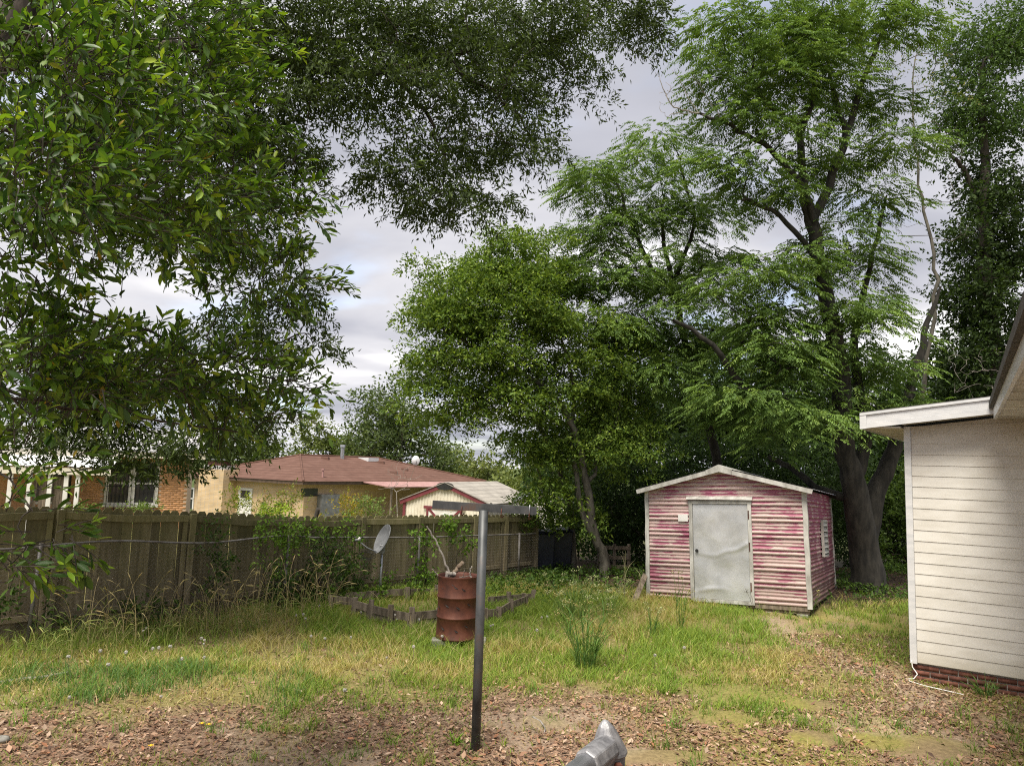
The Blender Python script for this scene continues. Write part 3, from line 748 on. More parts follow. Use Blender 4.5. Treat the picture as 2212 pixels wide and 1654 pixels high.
while zs2 + i * cs < ez:
    z0 = zs2 + i * cs; z1 = min(z0 + cs, ez + .02)
    V = [hl(UW - 0.016, ev0, z0), hl(UW + .05, ev0, z0), hl(UW + .05, -0.02, z0), hl(UW - 0.016, -0.02, z0), hl(UW - 0.003, ev0, z1), hl(UW + .05, ev0, z1), hl(UW + .05, -0.02, z1), hl(UW - 0.003, -0.02, z1)]
    MB().hull8(V).build('siding_board', M['white_vinyl'], house); i += 1
V = [hl(UE - 0.06, ev0, ez + .205), hl(UW + 3, ev0, ez + 1.2), hl(UW + 3, ev1 + .3, ez + 1.2), hl(UE - .06, ev1 + .3, ez + .205)]
V = [q for q in V] + [q + UP * 0.04 for q in V]
MB().hull8(V).build('main_roof', M['roof_dark'], house)
hb(UW + .055, UW + 3, ev0 + .02, -0.03, -0.3, ez, 'main_wall', M['white_vinyl'])
hl = lambda u, v, z: HU * u + HV * v + UP * z
# cord at the corner
cp = [hl(0.02, -0.03, 0.24), hl(0.03, -0.05, 0.16), hl(0.09, -0.08, 0.09), hl(0.05, -0.1, 0.03), hl(-0.03, -0.12, 0.015), hl(0.02, -0.2, 0.012), hl(0.2, -0.3, 0.012), hl(0.45, -0.36, 0.012), hl(0.62, -0.4, 0.01)]
cp = np.array(cp); tt = np.linspace(0, len(cp) - 1, 40)
cp = np.stack([np.interp(tt, np.arange(len(cp)), cp[:, q]) for q in range(3)], 1) + HO
cp[:, 2] = np.maximum(cp[:, 2], zg(cp[:, 0], cp[:, 1]) + 0.012)
o = MB().tube(cp, 0.007, 6).build('cord', M['white_paint'], None, True); tag(o, 'white cord dangling from the white house corner onto the dirt', 'cord')

# ------------------------------------------------------------------ pink shed
SO = np.array([5.629, 13.984, 0.166]); yaw, rol, pit = -0.516, 0.044, -0.05
fx = np.array([math.cos(yaw), math.sin(yaw), 0]); fy = np.array([-math.sin(yaw), math.cos(yaw), 0])
fx2 = fx * math.cos(rol) + UP * math.sin(rol); up2 = UP * math.cos(rol) - fx * math.sin(rol)
fy2 = fy * math.cos(pit) + up2 * math.sin(pit); up3 = up2 * math.cos(pit) - fy * math.sin(pit)
sm = Matrix.Identity(4)
for i in range(3):
    sm[i][0] = fx2[i]; sm[i][1] = fy2[i]; sm[i][2] = up3[i]; sm[i][3] = SO[i]
shed = empty('metal_shed', SO, 'faded pink corrugated metal shed with grey metal door under the trees', 'shed', mat=sm)
SW, SD, SH, SR = 3.117, 3.9, 2.149, 2.549
per = SH / 7
# rib profile over one course: (z fraction, outward, wear)
RIB = [(0.00, 0.000, 0.0), (0.03, 0.024, 1.0), (0.09, 0.027, 1.0), (0.16, 0.020, .5), (0.19, 0.002, 0.0), (0.27, 0.002, 0.0), (0.30, 0.022, 1.0), (0.36, 0.025, 1.0), (0.43, 0.018, .5), (0.46, 0.001, 0),
       (0.55, 0.004, .1), (0.58, 0.011, .75), (0.64, 0.011, .75), (0.67, 0.003, .1), (0.75, 0.003, .1), (0.78, 0.010, .75), (0.84, 0.010, .75), (0.87, 0.003, .1), (0.94, 0.003, .1), (0.98, 0.006, .5), (1.0, 0.001, 0)]
def siding(name, ua, ub, z0, zmin, zmax, mat, mapf, n=6):
    """one pressed course; ua/ub are functions of z"""
    V, F, C = [], [], []
    rows = [(z0 + f * per, d, w) for f, d, w in RIB]
    rows = [q for q in rows if zmin - 1e-6 <= q[0] <= zmax + 1e-6]
    if len(rows) < 2: return
    for z_, d, w in rows:
        for k in range(n + 1):
            u = ua(z_) + (ub(z_) - ua(z_)) * k / n
            dd = d + 0.004 * math.sin(u * 3.1 + z_ * 5) + 0.003 * math.sin(u * 7.7 - z_ * 3)
            V.append(mapf(u, dd, z_)); C.append((w, w, w))
    for r in range(len(rows) - 1):
        for k in range(n):
            a = r * (n + 1) + k; F.append((a, a + 1, a + n + 2, a + n + 1))
    o = obj_np(name, np.array(V), np.array(F), mat, shed, np.array(C))
    return o
front = lambda u, d, z_: (u, -d, z_)
side = lambda u, d, z_: (d, u, z_)
dl, dr = -SW + 0.905, -SW + 2.115; dtop = 1.93
for k in range(7):
    z0 = k * per
    siding('siding_panel', lambda z_: -SW + 0.05, lambda z_: dl, z0, z0, z0 + per, M['shed_front'], front)
    siding('siding_panel', lambda z_: dr, lambda z_: -0.05, z0, z0, z0 + per, M['shed_front'], front)
    siding('siding_panel', lambda z_: 0.05, lambda z_: SD - 0.03, z0, z0, z0 + per, M['shed_side'], side, 12)
siding('siding_panel', lambda z_: dl + .001, lambda z_: dr - .001, 6 * per, dtop, SH, M['shed_front'], front)
gz = lambda z_: SW / 2 * max(0.0, (SR - z_) / (SR - SH))
for k in (7, 8):
    siding('gable_panel', lambda z_: -SW / 2 - gz(z_), lambda z_: -SW / 2 + gz(z_), k * per, SH, SR, M['shed_front'], front, 10)
def sb(lo, hi, name, mat, bev=0.0, par=shed): return MB().box(lo, hi).build(name, mat, par, bevel=bev)
# far walls, floor
sb((-SW, 0.0, 0), (-SW + 0.01, SD, SH - .01), 'back_wall', M['shed_side']); sb((-SW, SD - 0.012, 0), (0, SD, SH), 'back_wall', M['shed_side'])
sb((-SW + .02, 0.03, -0.03), (-0.02, SD - .02, 0.0), 'floor', M['old_wood'])
for y0 in (0.02, 1.2, 2.4, 3.6): sb((-SW + 0.02, y0, -0.13), (-0.03, y0 + 0.09, -0.031), 'skid_beam', M['old_wood'])
sb((-SW + 0.0, -0.012, -0.075), (-0.01, 0.018, -0.005), 'sill_board', M['old_wood'])
for cx in (-2.75, -2.2, -1.5, -0.9, -0.25):
    zt = -0.132; MB().box((cx, -0.03, -0.40), (cx + 0.2, 0.25, zt)).build('concrete_block', M['concrete'], shed, bevel=0.006)
# corner trims, slightly wavy
def wavy_trim(x0, x1, y0, y1, z0, z1, name):
    n = 10; V = []
    for k in range(n + 1):
        z_ = z0 + (z1 - z0) * k / n; w = 0.006 * math.sin(k * 1.9) ; V += [(x0 + w, y0, z_), (x1 + w, y0, z_), (x1 + w, y1, z_), (x0 + w, y1, z_)]
    F = [(4 * k + j, 4 * k + (j + 1) % 4, 4 * k + 4 + (j + 1) % 4, 4 * k + 4 + j) for k in range(n) for j in range(4)] + [(3, 2, 1, 0), (4 * n, 4 * n + 1, 4 * n + 2, 4 * n + 3)]
    MB().add(V, F).build(name, M['shed_trim'], shed)
wavy_trim(-SW - 0.03, -SW + 0.05, -0.034, 0.03, -0.02, SH + 0.01, 'corner_trim')
wavy_trim(-0.05, 0.036, -0.036, 0.05, -0.03, SH + 0.01, 'corner_trim')
wavy_trim(0.0, 0.034, SD - 0.05, SD + 0.01, -0.02, SH, 'corner_trim')
# roof: two sheets with ribs, rake trim, ridge cap
EO = 0.16; RO = 0.16
sl = (SR - SH) / (SW / 2)
rz = lambda x: SR + 0.045 - sl * abs(x + SW / 2)
for sgn in (-1, 1):
    V, F = [], []; n = 44
    xe = -SW / 2 + sgn * (SW / 2 + EO)
    for k in range(n + 1):
        y_ = -RO + (SD + 2 * RO) * k / n; h_ = 0.014 if k % 4 == 0 else 0.0
        V += [(-SW / 2, y_, rz(-SW / 2) + h_), (xe, y_, rz(xe) + h_)]
    F = [(2 * k, 2 * k + 1, 2 * k + 3, 2 * k + 2) if sgn < 0 else (2 * k + 1, 2 * k, 2 * k + 2, 2 * k + 3) for k in range(n)]
    MB().add(V, F).build('roof_sheet', M['galv'], shed)
    a = np.array([-SW / 2, -RO - 0.005, rz(-SW / 2) - 0.05]); b_ = np.array([xe, -RO - 0.005, rz(xe) - 0.045])
    MB().bar(a, b_, 0.02, 0.085, up=(0, 0, 1)).build('rake_trim', M['shed_trim'], shed)
    V = [(-SW / 2, -RO, rz(-SW / 2) - .075), (-SW / 2, 0.02, rz(-SW / 2) - .075), (xe, 0.02, rz(xe) - .075), (xe, -RO, rz(xe) - .075)]
    MB().add(V, [(0, 1, 2, 3)]).build('rake_soffit', M['shed_trim'], shed)
MB().add([(-SW / 2 - .26, y_, rz(-SW / 2 - .26) + .035 - .03) for y_ in (-RO - .03, SD + RO)] + [(-SW / 2, y_, rz(-SW / 2) + .05) for y_ in (-RO - .03, SD + RO)] + [(-SW / 2 + .26, y_, rz(-SW / 2 + .26) + .005) for y_ in (-RO - .03, SD + RO)]
         + [(-SW / 2 - .24, -RO - .03, rz(-SW / 2 - .24) - .095), (-SW / 2, -RO - .03, rz(-SW / 2) - .095), (-SW / 2 + .24, -RO - .03, rz(-SW / 2 + .24) - .095)],
         [(0, 2, 3, 1), (2, 4, 5, 3), (0, 6, 7, 2), (2, 7, 8, 4)]).build('ridge_cap', M['shed_trim'], shed)
# door frame and door
fw = 0.062
sb((dl - .01, -0.045, -0.03), (dl + fw, 0.01, dtop), 'door_jamb', M['shed_trim'], .004); sb((dr - fw, -0.045, -0.03), (dr + .01, 0.01, dtop), 'door_jamb', M['shed_trim'], .004)
sb((dl - 0.02, -0.047, dtop - 0.055), (dr + 0.02, 0.008, dtop + 0.012), 'door_head', M['shed_trim'], .004)
MB().hull8([(dl - .05, -.09, dtop + .03), (dr + .04, -.085, dtop + .02), (dr + .04, 0, dtop + .05), (dl - .05, 0, dtop + .05), (dl - .05, -.085, dtop + .045), (dr + .04, -.08, dtop + .036), (dr + .04, 0, dtop + .10), (dl - .05, 0, dtop + .10)]).build('drip_cap', M['shed_trim'], shed)
sb((dl + fw, -0.04, -0.03), (dr - fw, 0.0, 0.035), 'threshold', M['shed_trim'])
n, m_ = 40, 64; V, F = [], []
for j in range(m_ + 1):
    for i in range(n + 1):
        x = dl + fw + 0.006 + (dr - dl - 2 * fw - 0.012) * i / n; z_ = 0.04 + (dtop - 0.1) * j / m_
        u, w = i / n, j / m_
        d = 0.018 * (fbm(u * 3, w * 5, 1.0, 61) - .5) + 0.016 * (vn(u * 2 + w * 1.2, w * 3, 2.0, 71) - .5)
        crease = abs((w - 0.46) - 0.22 * max(0, u - 0.45) - 0.01 * math.sin(u * 14)); d += 0.014 * math.exp(-(crease / 0.022) ** 2) * (0.25 + u)
        c2 = abs((w - 0.06) - 0.05 * math.sin(u * 3.4)); d += 0.016 * math.exp(-(c2 / 0.02) ** 2) * math.exp(-((u - .3) / .25) ** 2)
        d += 0.02 * math.exp(-(((u - .25) / .2) ** 2 + ((w - .88) / .08) ** 2)) - 0.015 * math.exp(-(((u - .6) / .25) ** 2 + ((w - .3) / .12) ** 2))
        V.append((x, -0.022 - d * 0.8, z_))
F = [(j * (n + 1) + i, j * (n + 1) + i + 1, (j + 1) * (n + 1) + i + 1, (j + 1) * (n + 1) + i) for j in range(m_) for i in range(n)]
door = MB().add(V, F).build('door', M['door'], shed, True)
mb = MB(); mb.lathe([(0.0, -.03), (0.03, -.03), (0.034, 0.0), (0.0, 0.004)], 12, lambda p: (dl + fw + .075 + p[0], -0.05 - p[2] * .3, 0.95 + p[1])); mb.build('knob_hole', M['black'], door)
for hz in (0.3, 1.05, 1.66): sb((dr - fw + .01, -0.056, hz - .07), (dr - fw + .03, -0.046, hz + .09), 'hinge', M['rust'])
sb((dl - 0.23, -0.04, 1.52), (dl - 0.03, -0.031, 1.66), 'white_plate', M['white_paint'])
# louvred window on the side
lw = empty('louvre', (0, 0, 0)); lw.parent = shed
y0, y1, z0, z1 = 1.9, 2.5, 0.88, 1.55
for a, b_, c_, d_ in ((y0 - .04, y0, z0 - .04, z1 + .04), (y1, y1 + .04, z0 - .04, z1 + .04), (y0, y1, z1, z1 + .05), (y0, y1, z0 - .04, z0)):
    MB().box((0.02, a, c_), (0.075, b_, d_)).build('window_frame', M['shed_trim'], lw)
MB().box((0.028, y0, z0), (0.032, y1, z1)).build('window_back', M['black'], lw)
for k in range(6):
    z_ = z0 + 0.03 + k * (z1 - z0) / 6
    MB().hull8([(0.085, y0, z_), (0.085, y1, z_), (0.079, y1, z_), (0.079, y0, z_), (0.038, y0, z_ + .085), (0.038, y1, z_ + .085), (0.033, y1, z_ + .085), (0.033, y0, z_ + .085)]).build('louvre_slat', M['shed_trim'], lw)
# plank leaning on the shed
a = put(on_z(1368, 1306)); b_ = SO - fx2 * (SW + .04) + up3 * 0.42 - fy2 * 0.05
o = MB().bar(a + UP * .02, b_, 0.10, 0.035, up=(0.3, -1, 0.3)).build('plank', M['old_wood'], None); tag(o, 'short weathered plank leaning against the left corner of the pink shed', 'plank')

# ------------------------------------------------------------------ clothesline post
tp = put(on_z(1027, 1620)); post = empty('clothesline_post', tp, 'dark steel T-shaped clothesline post in the foreground', 'post')
L_ = lambda p: np.asarray(p) - tp
MB().tube([(0, 0, -0.2), (0, 0, 1.0), (0.0, 0, 2.17)], 0.043, 20).build('pole', M['steel_dark'], post, True)
a = L_(at(934, 1089, 7.06)); b_ = L_(at(1158, 1103, 7.16)); dxy = unit(b_ - a)
ba = MB(); nn = unit(np.cross(dxy, UP)); uu = np.cross(nn, dxy)
for p, q, r0_, r1_ in (((-.03), (-.025), -.037, .037), (-.025, .035, .031, .037), (-.025, .035, -.037, -.031)):
    V = [pt + nn * i * -1 + uu * j for pt in (a, b_) for i, j in ((p, r0_), (q, r0_), (q, r1_), (p, r1_))]
    ba.add(V, [(0, 1, 2, 3), (7, 6, 5, 4), (0, 4, 5, 1), (1, 5, 6, 2), (2, 6, 7, 3), (3, 7, 4, 0)])
ba.build('crossbar', M['steel_dark'], post)
for t_ in (0.28, 0.66, 0.93):
    p = a + (b_ - a) * t_ - uu * 0.045 - nn * 0.0
    hk = [p + uu * 0.05 + nn * .035, p + nn * .04, p - uu * .03 + nn * .03, p - uu * .04 + dxy * .01, p - uu * .02 + dxy * .03]
    MB().tube(hk, 0.005, 6).build('hook', M['rust'], post, True)
p = a + (b_ - a) * 0.93; MB().tube([p + nn * .04 + uu * .055, p + nn * .042, p + nn * .038 - uu * .055, p - nn * .03 - uu * .056], 0.004, 5).build('wire_loop', M['galv'], post, True)

# ------------------------------------------------------------------ burn barrel
bp = put((-0.70, 11.05)); brl = empty('burn_barrel', bp, 'rusty steel burn barrel standing on a block, full of branches', 'barrel')
BH, BR = 0.88, 0.292; zb0 = 0.10
prof = [(0.0, 0.012), (BR - .012, 0.012), (BR - .01, 0.0), (BR + .006, 0.0), (BR + .008, 0.014), (BR, 0.024)]
for zr_ in (0.30, 0.585):
    prof += [(BR, zr_ - .022), (BR + .012, zr_ - .008), (BR + .014, zr_), (BR + .012, zr_ + .008), (BR, zr_ + .022)]
prof += [(BR, BH - .06), (BR + .004, BH - .03), (BR + .010, BH - .008), (BR + .009, BH), (BR - .002, BH), (BR - .012, BH - .03), (BR - .04, BH - .1), (BR - .04, 0.05), (0, 0.05)]
fr = lambda p: (p[0] + .010 * math.sin(3 * p[2] + 2 * math.atan2(p[1], p[0])), p[1] + .006 * math.sin(5 * p[2]), p[2] + zb0)
body = MB().lathe(prof, 40, fr).build('drum', M['rust'], brl, True)
for ang, z_ in [(-2.3, .72), (-1.6, .74), (-1.2, .71), (-2.0, .48), (-1.45, .46), (-0.9, .5), (-2.2, .16), (-1.5, .14), (-1.75, .78), (-2.55, .45), (-1.0, .2)]:
    p = np.array([math.cos(ang) * (BR + .002), math.sin(ang) * (BR + .002), z_ + zb0]); t_ = np.array([-math.sin(ang), math.cos(ang), -0.55])
    nv = np.array([math.cos(ang), math.sin(ang), 0])
    up_ = np.cross(nv, unit(t_))
    MB().add([p - t_ * .035, p + up_ * .007 + nv * .004, p + t_ * .035, p - up_ * .012 + nv * .006], [(0, 1, 2, 3)]).build('vent_slit', M['black'], body)
MB().tube([(0, 0, zb0 + .5), (0, 0, zb0 + .62)], BR - .012, 20).build('ash_fill', M['bark_dark'], brl)
for k, (x0, y0_) in enumerate(((-0.34, -0.22), (0.05, -0.12))):
    o = MB().box((x0, y0_, -0.06), (x0 + 0.39, y0_ + 0.19, zb0 - .001)).build('concrete_block', M['concrete'], None, bevel=0.008, origin=(0, 0, 0)); o.location = Vector(bp)
    tag(o, ['mossy concrete block sticking out left under the rusty burn barrel', 'concrete block under the right half of the rusty burn barrel'][k], 'block')
def branch(name, px, Y, r0_, r1_, label, mat='stick', wob=0.01, cat='branch'):
    P = np.array([at(x, y, Yq) for (x, y), Yq in zip(px, Y if hasattr(Y, '__len__') else [Y] * len(px))])
    tt = np.linspace(0, len(P) - 1, 6 * len(P)); Q = np.stack([np.interp(tt, np.arange(len(P)), P[:, q]) for q in range(3)], 1)
    Q[1:-1] += rng.normal(size=(len(Q) - 2, 3)) * wob
    o = MB().tube(Q, np.linspace(r0_, r1_, len(Q)), 7).build(name, M[mat], None, True); tag(o, label, cat); return o
branch('branch', [(985, 1290), (974, 1242), (955, 1195), (938, 1160), (922, 1136)], 11.1, .022, .010, 'long thin bent branch standing out of the rusty barrel', 'bark_pale')
branch('branch', [(965, 1268), (982, 1236), (1000, 1214)], 10.95, .034, .030, 'short thick sawn log poking out of the rusty barrel')
branch('branch', [(960, 1280), (967, 1238), (985, 1240)], 10.9, .03, .028, 'pale cut log lying on top of the rusty barrel', 'bark_pale')
branch('branch', [(1012, 1300), (1016, 1245), (1019, 1222)], 11.1, .016, .008, 'small upright stub of wood at the right rim of the barrel', 'bark_pale')
branch('branch', [(990, 1275), (945, 1240), (932, 1228)], 11.2, .010, .005, 'thin twig leaning left out of the rusty barrel', 'bark_pale', 0.006)
branch('branch', [(975, 1275), (990, 1248), (1012, 1243)], 10.95, .009, .005, 'thin forked twig lying across the barrel rim', 'bark_pale', 0.008)
for k, q in enumerate(([(980, 1290), (1000, 1246), (1004, 1230)], [(985, 1290), (962, 1250), (968, 1233)], [(1000, 1290), (1008, 1254), (1030, 1246)], [(970, 1265), (985, 1252), (975, 1246)], [(990, 1265), (998, 1250), (1006, 1243)])):
    branch('twig', q, 11.05, .006, .003, 'small dry twig sticking out of the rusty barrel', 'bark_pale', 0.006, 'twig')['group'] = 'twigs in the barrel'

# ------------------------------------------------------------------ satellite dish
dp = put(on_z(820, 1300)); dish = empty('satellite_dish', dp, 'grey satellite dish on a short pole before the fence', 'satellite dish')
MB().tube([(0, 0, -.1), (0, 0, 0.98)], 0.024, 12).build('pole', M['galv'], dish, True)
nd = unit(np.array([-0.76, -0.52, 0.40])); ud = unit(UP - nd * np.dot(UP, nd)); sd_ = np.cross(ud, nd)
cen = L_ = at(825, 1163, dp[1] - .05) - dp
pr = []
for q in np.linspace(0, 1, 9): pr.append((0.001 + q, 0.075 * q * q))
fr = lambda p: cen + sd_ * p[0] * 0.235 + ud * p[1] * 0.28 + nd * (p[2] - 0.075)
mb = MB().lathe(pr, 36, fr); mb.lathe([(1.0, .075), (1.02, .078), (1.02, .066), (1.0, .063)] + [(a, .07 * a * a - .012) for a in np.linspace(.98, 0.001, 8)], 36, fr)
dsh = mb.build('reflector', M['grey_paint'], dish, True)
pb = cen - ud * 0.26 - nd * .02; lnb = at(772, 1166, dp[1] - .25) - dp
MB().tube([pb, pb + (lnb - pb) * .5 - UP * .03, lnb], .013, 8).build('arm', M['grey_paint'], dish, True)
mb = MB(); dl_ = unit(cen - lnb); mb.tube([lnb - dl_ * .05, lnb - dl_ * .02, lnb + dl_ * .03, lnb + dl_ * .055], [.02, .026, .026, .034], 12); ln_ = mb.build('receiver', M['grey_paint'], dish, True)
MB().tube([lnb - UP * .01, lnb + np.array([.05, 0, .045])], .022, 10).build('receiver_cap', M['white_paint'], ln_, True)
MB().box((-.045, -.05, .86), (.045, .05, 1.02)).build('mount', M['grey_paint'], dish, bevel=.006)
MB().bar((0, 0, .98), cen - nd * .09 - ud * .1, .05, .09).build('bracket', M['grey_paint'], dish)
cab = []
for k in range(70):
    t_ = k / 69; a = t_ * 26; cab.append(cen - ud * .24 + np.array([-.16 - .12 * math.cos(a) - .05 * math.sin(2.3 * a), -.02 + .05 * math.sin(a * .7), -.06 + .07 * math.sin(a) - .05 * t_]))
MB().tube(cab, .004, 5).build('cable', M['black'], dish, True)

# ------------------------------------------------------------------ garden bed edging
bed = empty('garden_bed_edging', put(on_z(900, 1340)), 'low weathered timber edging round an abandoned garden bed', 'edging')
b0_ = np.array(bed.location)
def stake(x, y, h_, w=0.085):
    h_ += .035 + .04 * rng.random()
    p = put(on_z(x, y)) - b0_; ln = rng.normal(size=2) * 0.03
    V = [p + np.array([i * w / 2, j * .02, -.05]) for i, j in ((-1, -1), (1, -1), (1, 1), (-1, 1))] + [p + np.array([i * w / 2 + ln[0], j * .02 + ln[1], h_]) for i, j in ((-1, -1), (1, -1), (1, 1), (-1, 1))]
    MB().hull8(V).build('stake', M['old_wood'], bed); return p
def rail(p, q, z_, off=0.03):
    d = unit(q - p); n_ = np.array([-d[1], d[0], 0]) * off
    MB().bar(p - d * .06 + n_ + UP * (z_ + .03), q + d * .06 + n_ + UP * (z_ + .03 + .05 * rng.normal() * .5), .025, .12).build('rail', M['old_wood'], bed)
ch = [stake(*q) for q in ((718, 1320, .20), (762, 1332, .26), (797, 1342, .30), (842, 1352, .27), (890, 1360, .27), (945, 1352, .2))]
for a, b_ in zip(ch[:-1], ch[1:]): rail(a, b_, .16)
rail(ch[1], ch[2], .05, .045); rail(ch[2], ch[3], .05, .045); rail(ch[4], ch[5], .06, .05)
ch = [stake(*q) for q in ((725, 1308, .18), (800, 1305, .16), (880, 1300, .17), (948, 1290, .18))]
for a, b_ in zip(ch[:-1], ch[1:]): rail(a, b_, .12)
ch = [stake(*q) for q in ((1050, 1345, .2), (1078, 1340, .2), (1105, 1325, .22), (1140, 1312, .22))]
for a, b_ in zip(ch[:-1], ch[1:]): rail(a, b_, .11)
ch = [stake(*q) for q in ((1062, 1310, .16), (1100, 1305, .2), (1146, 1303, .22))]
for a, b_ in zip(ch[:-1], ch[1:]): rail(a, b_, .1)

# ------------------------------------------------------------------ railing post close to the camera
gp = at(1316, 1640, 1.72); gpost = empty('railing_post', (gp[0], gp[1], float(zg(gp[0], gp[1]))), 'galvanised railing post with pointed cast cap at the bottom edge', 'post')
g0 = np.array(gpost.location); apex = at(1311, 1553, 1.72) - g0; tz = apex[2] - 0.068
ax_ = apex[:2]
MB().tube([(apex[0] + .008, apex[1], -.05), (apex[0] + .008, apex[1], tz + .01)], .033, 20).build('post_tube', M['cast'], gpost, True)
fr = lambda p: (p[0] + apex[0] + .008 - .012 * max(0, p[2]) / .068, p[1] + apex[1], p[2] + tz)
capm = MB().lathe([(.0345, -.075), (.0345, -.004), (.0395, -.003), (.0395, 0.004), (.0345, .018), (.0265, .037), (.017, .054), (.0075, .065), (.0005, .068)], 10, fr).build('cap', M['cast'], gpost, False, bevel=0.002)
rdir_ = -HV * 1.0
ra = np.array([apex[0] + .008, apex[1], tz + .012]); dd_ = unit(at(1228, 1650, 1.50) - at(1290, 1600, 1.66)); dd_ = unit(np.array([-0.50, -0.866, 0.0]))
MB().tube([ra + dd_ * .02, ra + dd_ * .125, ra + dd_ * .132], [.031, .031, .029], 8).build('rail_end', M['cast'], gpost, False, bevel=.002)
MB().tube([ra + dd_ * .1, ra + dd_ * 1.2], .024, 20).build('rail_tube', M['galv'], gpost, True)
bq = ra + np.array([.012, -.037, -.03]); MB().tube([bq, bq + np.array([.003, -.016, 0])], .011, 6).build('bolt', M['rust'], gpost)

# ------------------------------------------------------------------ orange brick house beyond the fence
OY = math.radians(20); ou = np.array([math.cos(OY), math.sin(OY), 0]); ov = np.array([-ou[1], ou[0], 0])
OO = np.array([at(405, 1050, 27)[0], 27.0, 0.0])
oh = empty('orange_brick_house', OO, 'orange brick house with barred white window and porch beyond the fence', 'house')
oc = lambda x, y, v=0.0: (lambda p: (float(np.dot(p, ou)), float(p[2])))(on_plane(x, y, OO + ov * v, ov) - OO)
ol = lambda u, v, z: ou * u + ov * v + UP * z
def ob(u0, u1, v0, v1, z0, z1, name, mat, par=None):
    return MB().box((u0, v0, z0), (u1, v1, z1), lambda p: ol(*p)).build(name, mat, par or oh)
ob(-14, 0, 0.0, 2.6, -0.6, 2.55, 'wall', M['brick_orange_bed'])
w0, zsill = oc(228, 1088); w1, _ = oc(335, 1090); _, ztop = oc(280, 996); ztop = zsill + 1.45
bmesh_ = mesh_np('brick', *(lambda mb: (np.array(mb.v), np.array(mb.f)))(MB().box((0, -0.012, 0), (0.203, 0.02, 0.064), lambda p: ol(*p))), M['brick_orange'])
uL = oc(165, 1060)[0]; r = 0; cnt = 0; rest = MB()
z_ = 2.5
cand = []
while z_ > -0.4:
    u = -0.21 - (r % 2) * 0.105
    while u > -13.5:
        if not (w0 - 0.2 < u < w1 - 0.0 and zsill - 0.12 < z_ < ztop + .05): cand.append((u, z_))
        u -= 0.213
    z_ -= 0.075; r += 1
near = [q for q in cand if q[0] > uL and 0.6 < q[1] < 2.3]
for q in near[:300]:
    o = bpy.data.objects.new('brick', bmesh_); link(o, oh); o.location = Vector(ol(q[0], 0.001 * random.random(), q[1]))
ns = set(near[:300])
for q in cand:
    if q not in ns: rest.box((q[0], -0.012, q[1]), (q[0] + .203, 0.02, q[1] + .064), lambda p: ol(*p))
rb = rest.build('brickwork', M['brick_orange'], oh); rb['kind'] = 'stuff'
wf = MB().box((w0, -.02, zsill), (w1, .01, ztop), lambda p: ol(*p)).build('window', M['glass'], oh)
wm = (w0 + w1) / 2
for a, b_ in ((w0 - .06, w0 + .06), (wm - .10, wm + .10), (w1 - .06, w1 + .06)): ob(a, b_, -.06, -.021, zsill, ztop, 'window_frame', M['white_paint'], wf)
ob(w0 - .1, w1 + .1, -.10, -.021, zsill - .1, zsill, 'window_sill', M['white_paint'], wf)
ob(w0, w1, -.055, -.022, zsill + .70, zsill + .76, 'window_rail', M['white_paint'], wf); ob(w0, w1, -.055, -.022, zsill, zsill + .06, 'window_rail', M['white_paint'], wf)
for k in range(13):
    u = w0 + .03 + k * (w1 - w0 - .06) / 12; MB().tube([ol(u, -.13, zsill - .22), ol(u, -.13, ztop)], .010, 5).build('window_bar', M['black'], wf)
for zz_ in (zsill - .16, zsill + .62, ztop - .1): MB().tube([ol(w0 - .05, -.14, zz_), ol(w1 + .05, -.14, zz_)], .010, 5).build('window_bar', M['black'], wf)
zf = oc(438, 990, -0.5)[1]
ob(-14.3, 0.55, -0.55, -0.5, zf - .04, zf + .16, 'fascia', M['cream']); ob(-14.3, .5, -.49, 0, zf - .02, zf + .01, 'soffit', M['black'])
MB().hull8([ol(-14.4, -.6, zf + .17), ol(.6, -.6, zf + .17), ol(.6, 2.6, zf + 1.0), ol(-14.4, 2.6, zf + 1.0), ol(-14.4, -.6, zf + .21), ol(.6, -.6, zf + .21), ol(.6, 2.6, zf + 1.05), ol(-14.4, 2.6, zf + 1.05)]).build('roof', M['shingle_lgrey'], oh)
# porch
pu1, pz = oc(240, 1012, -2.3)
V, F = [], []; n = 60
for k in range(n + 1):
    u = pu1 - 7 + 7 * k / n; h_ = .02 * (k % 2)
    V += [ol(u, -2.35, pz + .02 + h_), ol(u, -.56, pz + .36 + h_)]
MB().add(V, [(2 * k, 2 * k + 2, 2 * k + 3, 2 * k + 1) for k in range(n)]).build('porch_roof', M['white_metal'], oh)
ob(pu1 - 7, pu1, -2.33, -2.29, pz - .22, pz + .0, 'porch_beam', M['cream'])
for x in (62, 106, 141, 166, 20):
    u = oc(x, 1060, -2.25)[0]; ob(u - .06, u + .06, -2.28, -2.16, -.3, pz - .22, 'porch_post', M['white_paint'])
for x in (74, 88, 96, 118, 126, 133):
    u = oc(x, 1060, -2.1)[0]; ob(u - .05, u + .05, -2.08, -2.04, -.2, pz - .3, 'porch_slat', M['old_wood'])
u = oc(118, 1040)[0]; pw = ob(u - .5, u + .5, -.02, -.011, .9, 2.0, 'window', M['glass'])
ob(u - .55, u + .55, -.06, -.021, .82, .9, 'window_sill', M['white_paint'], pw)

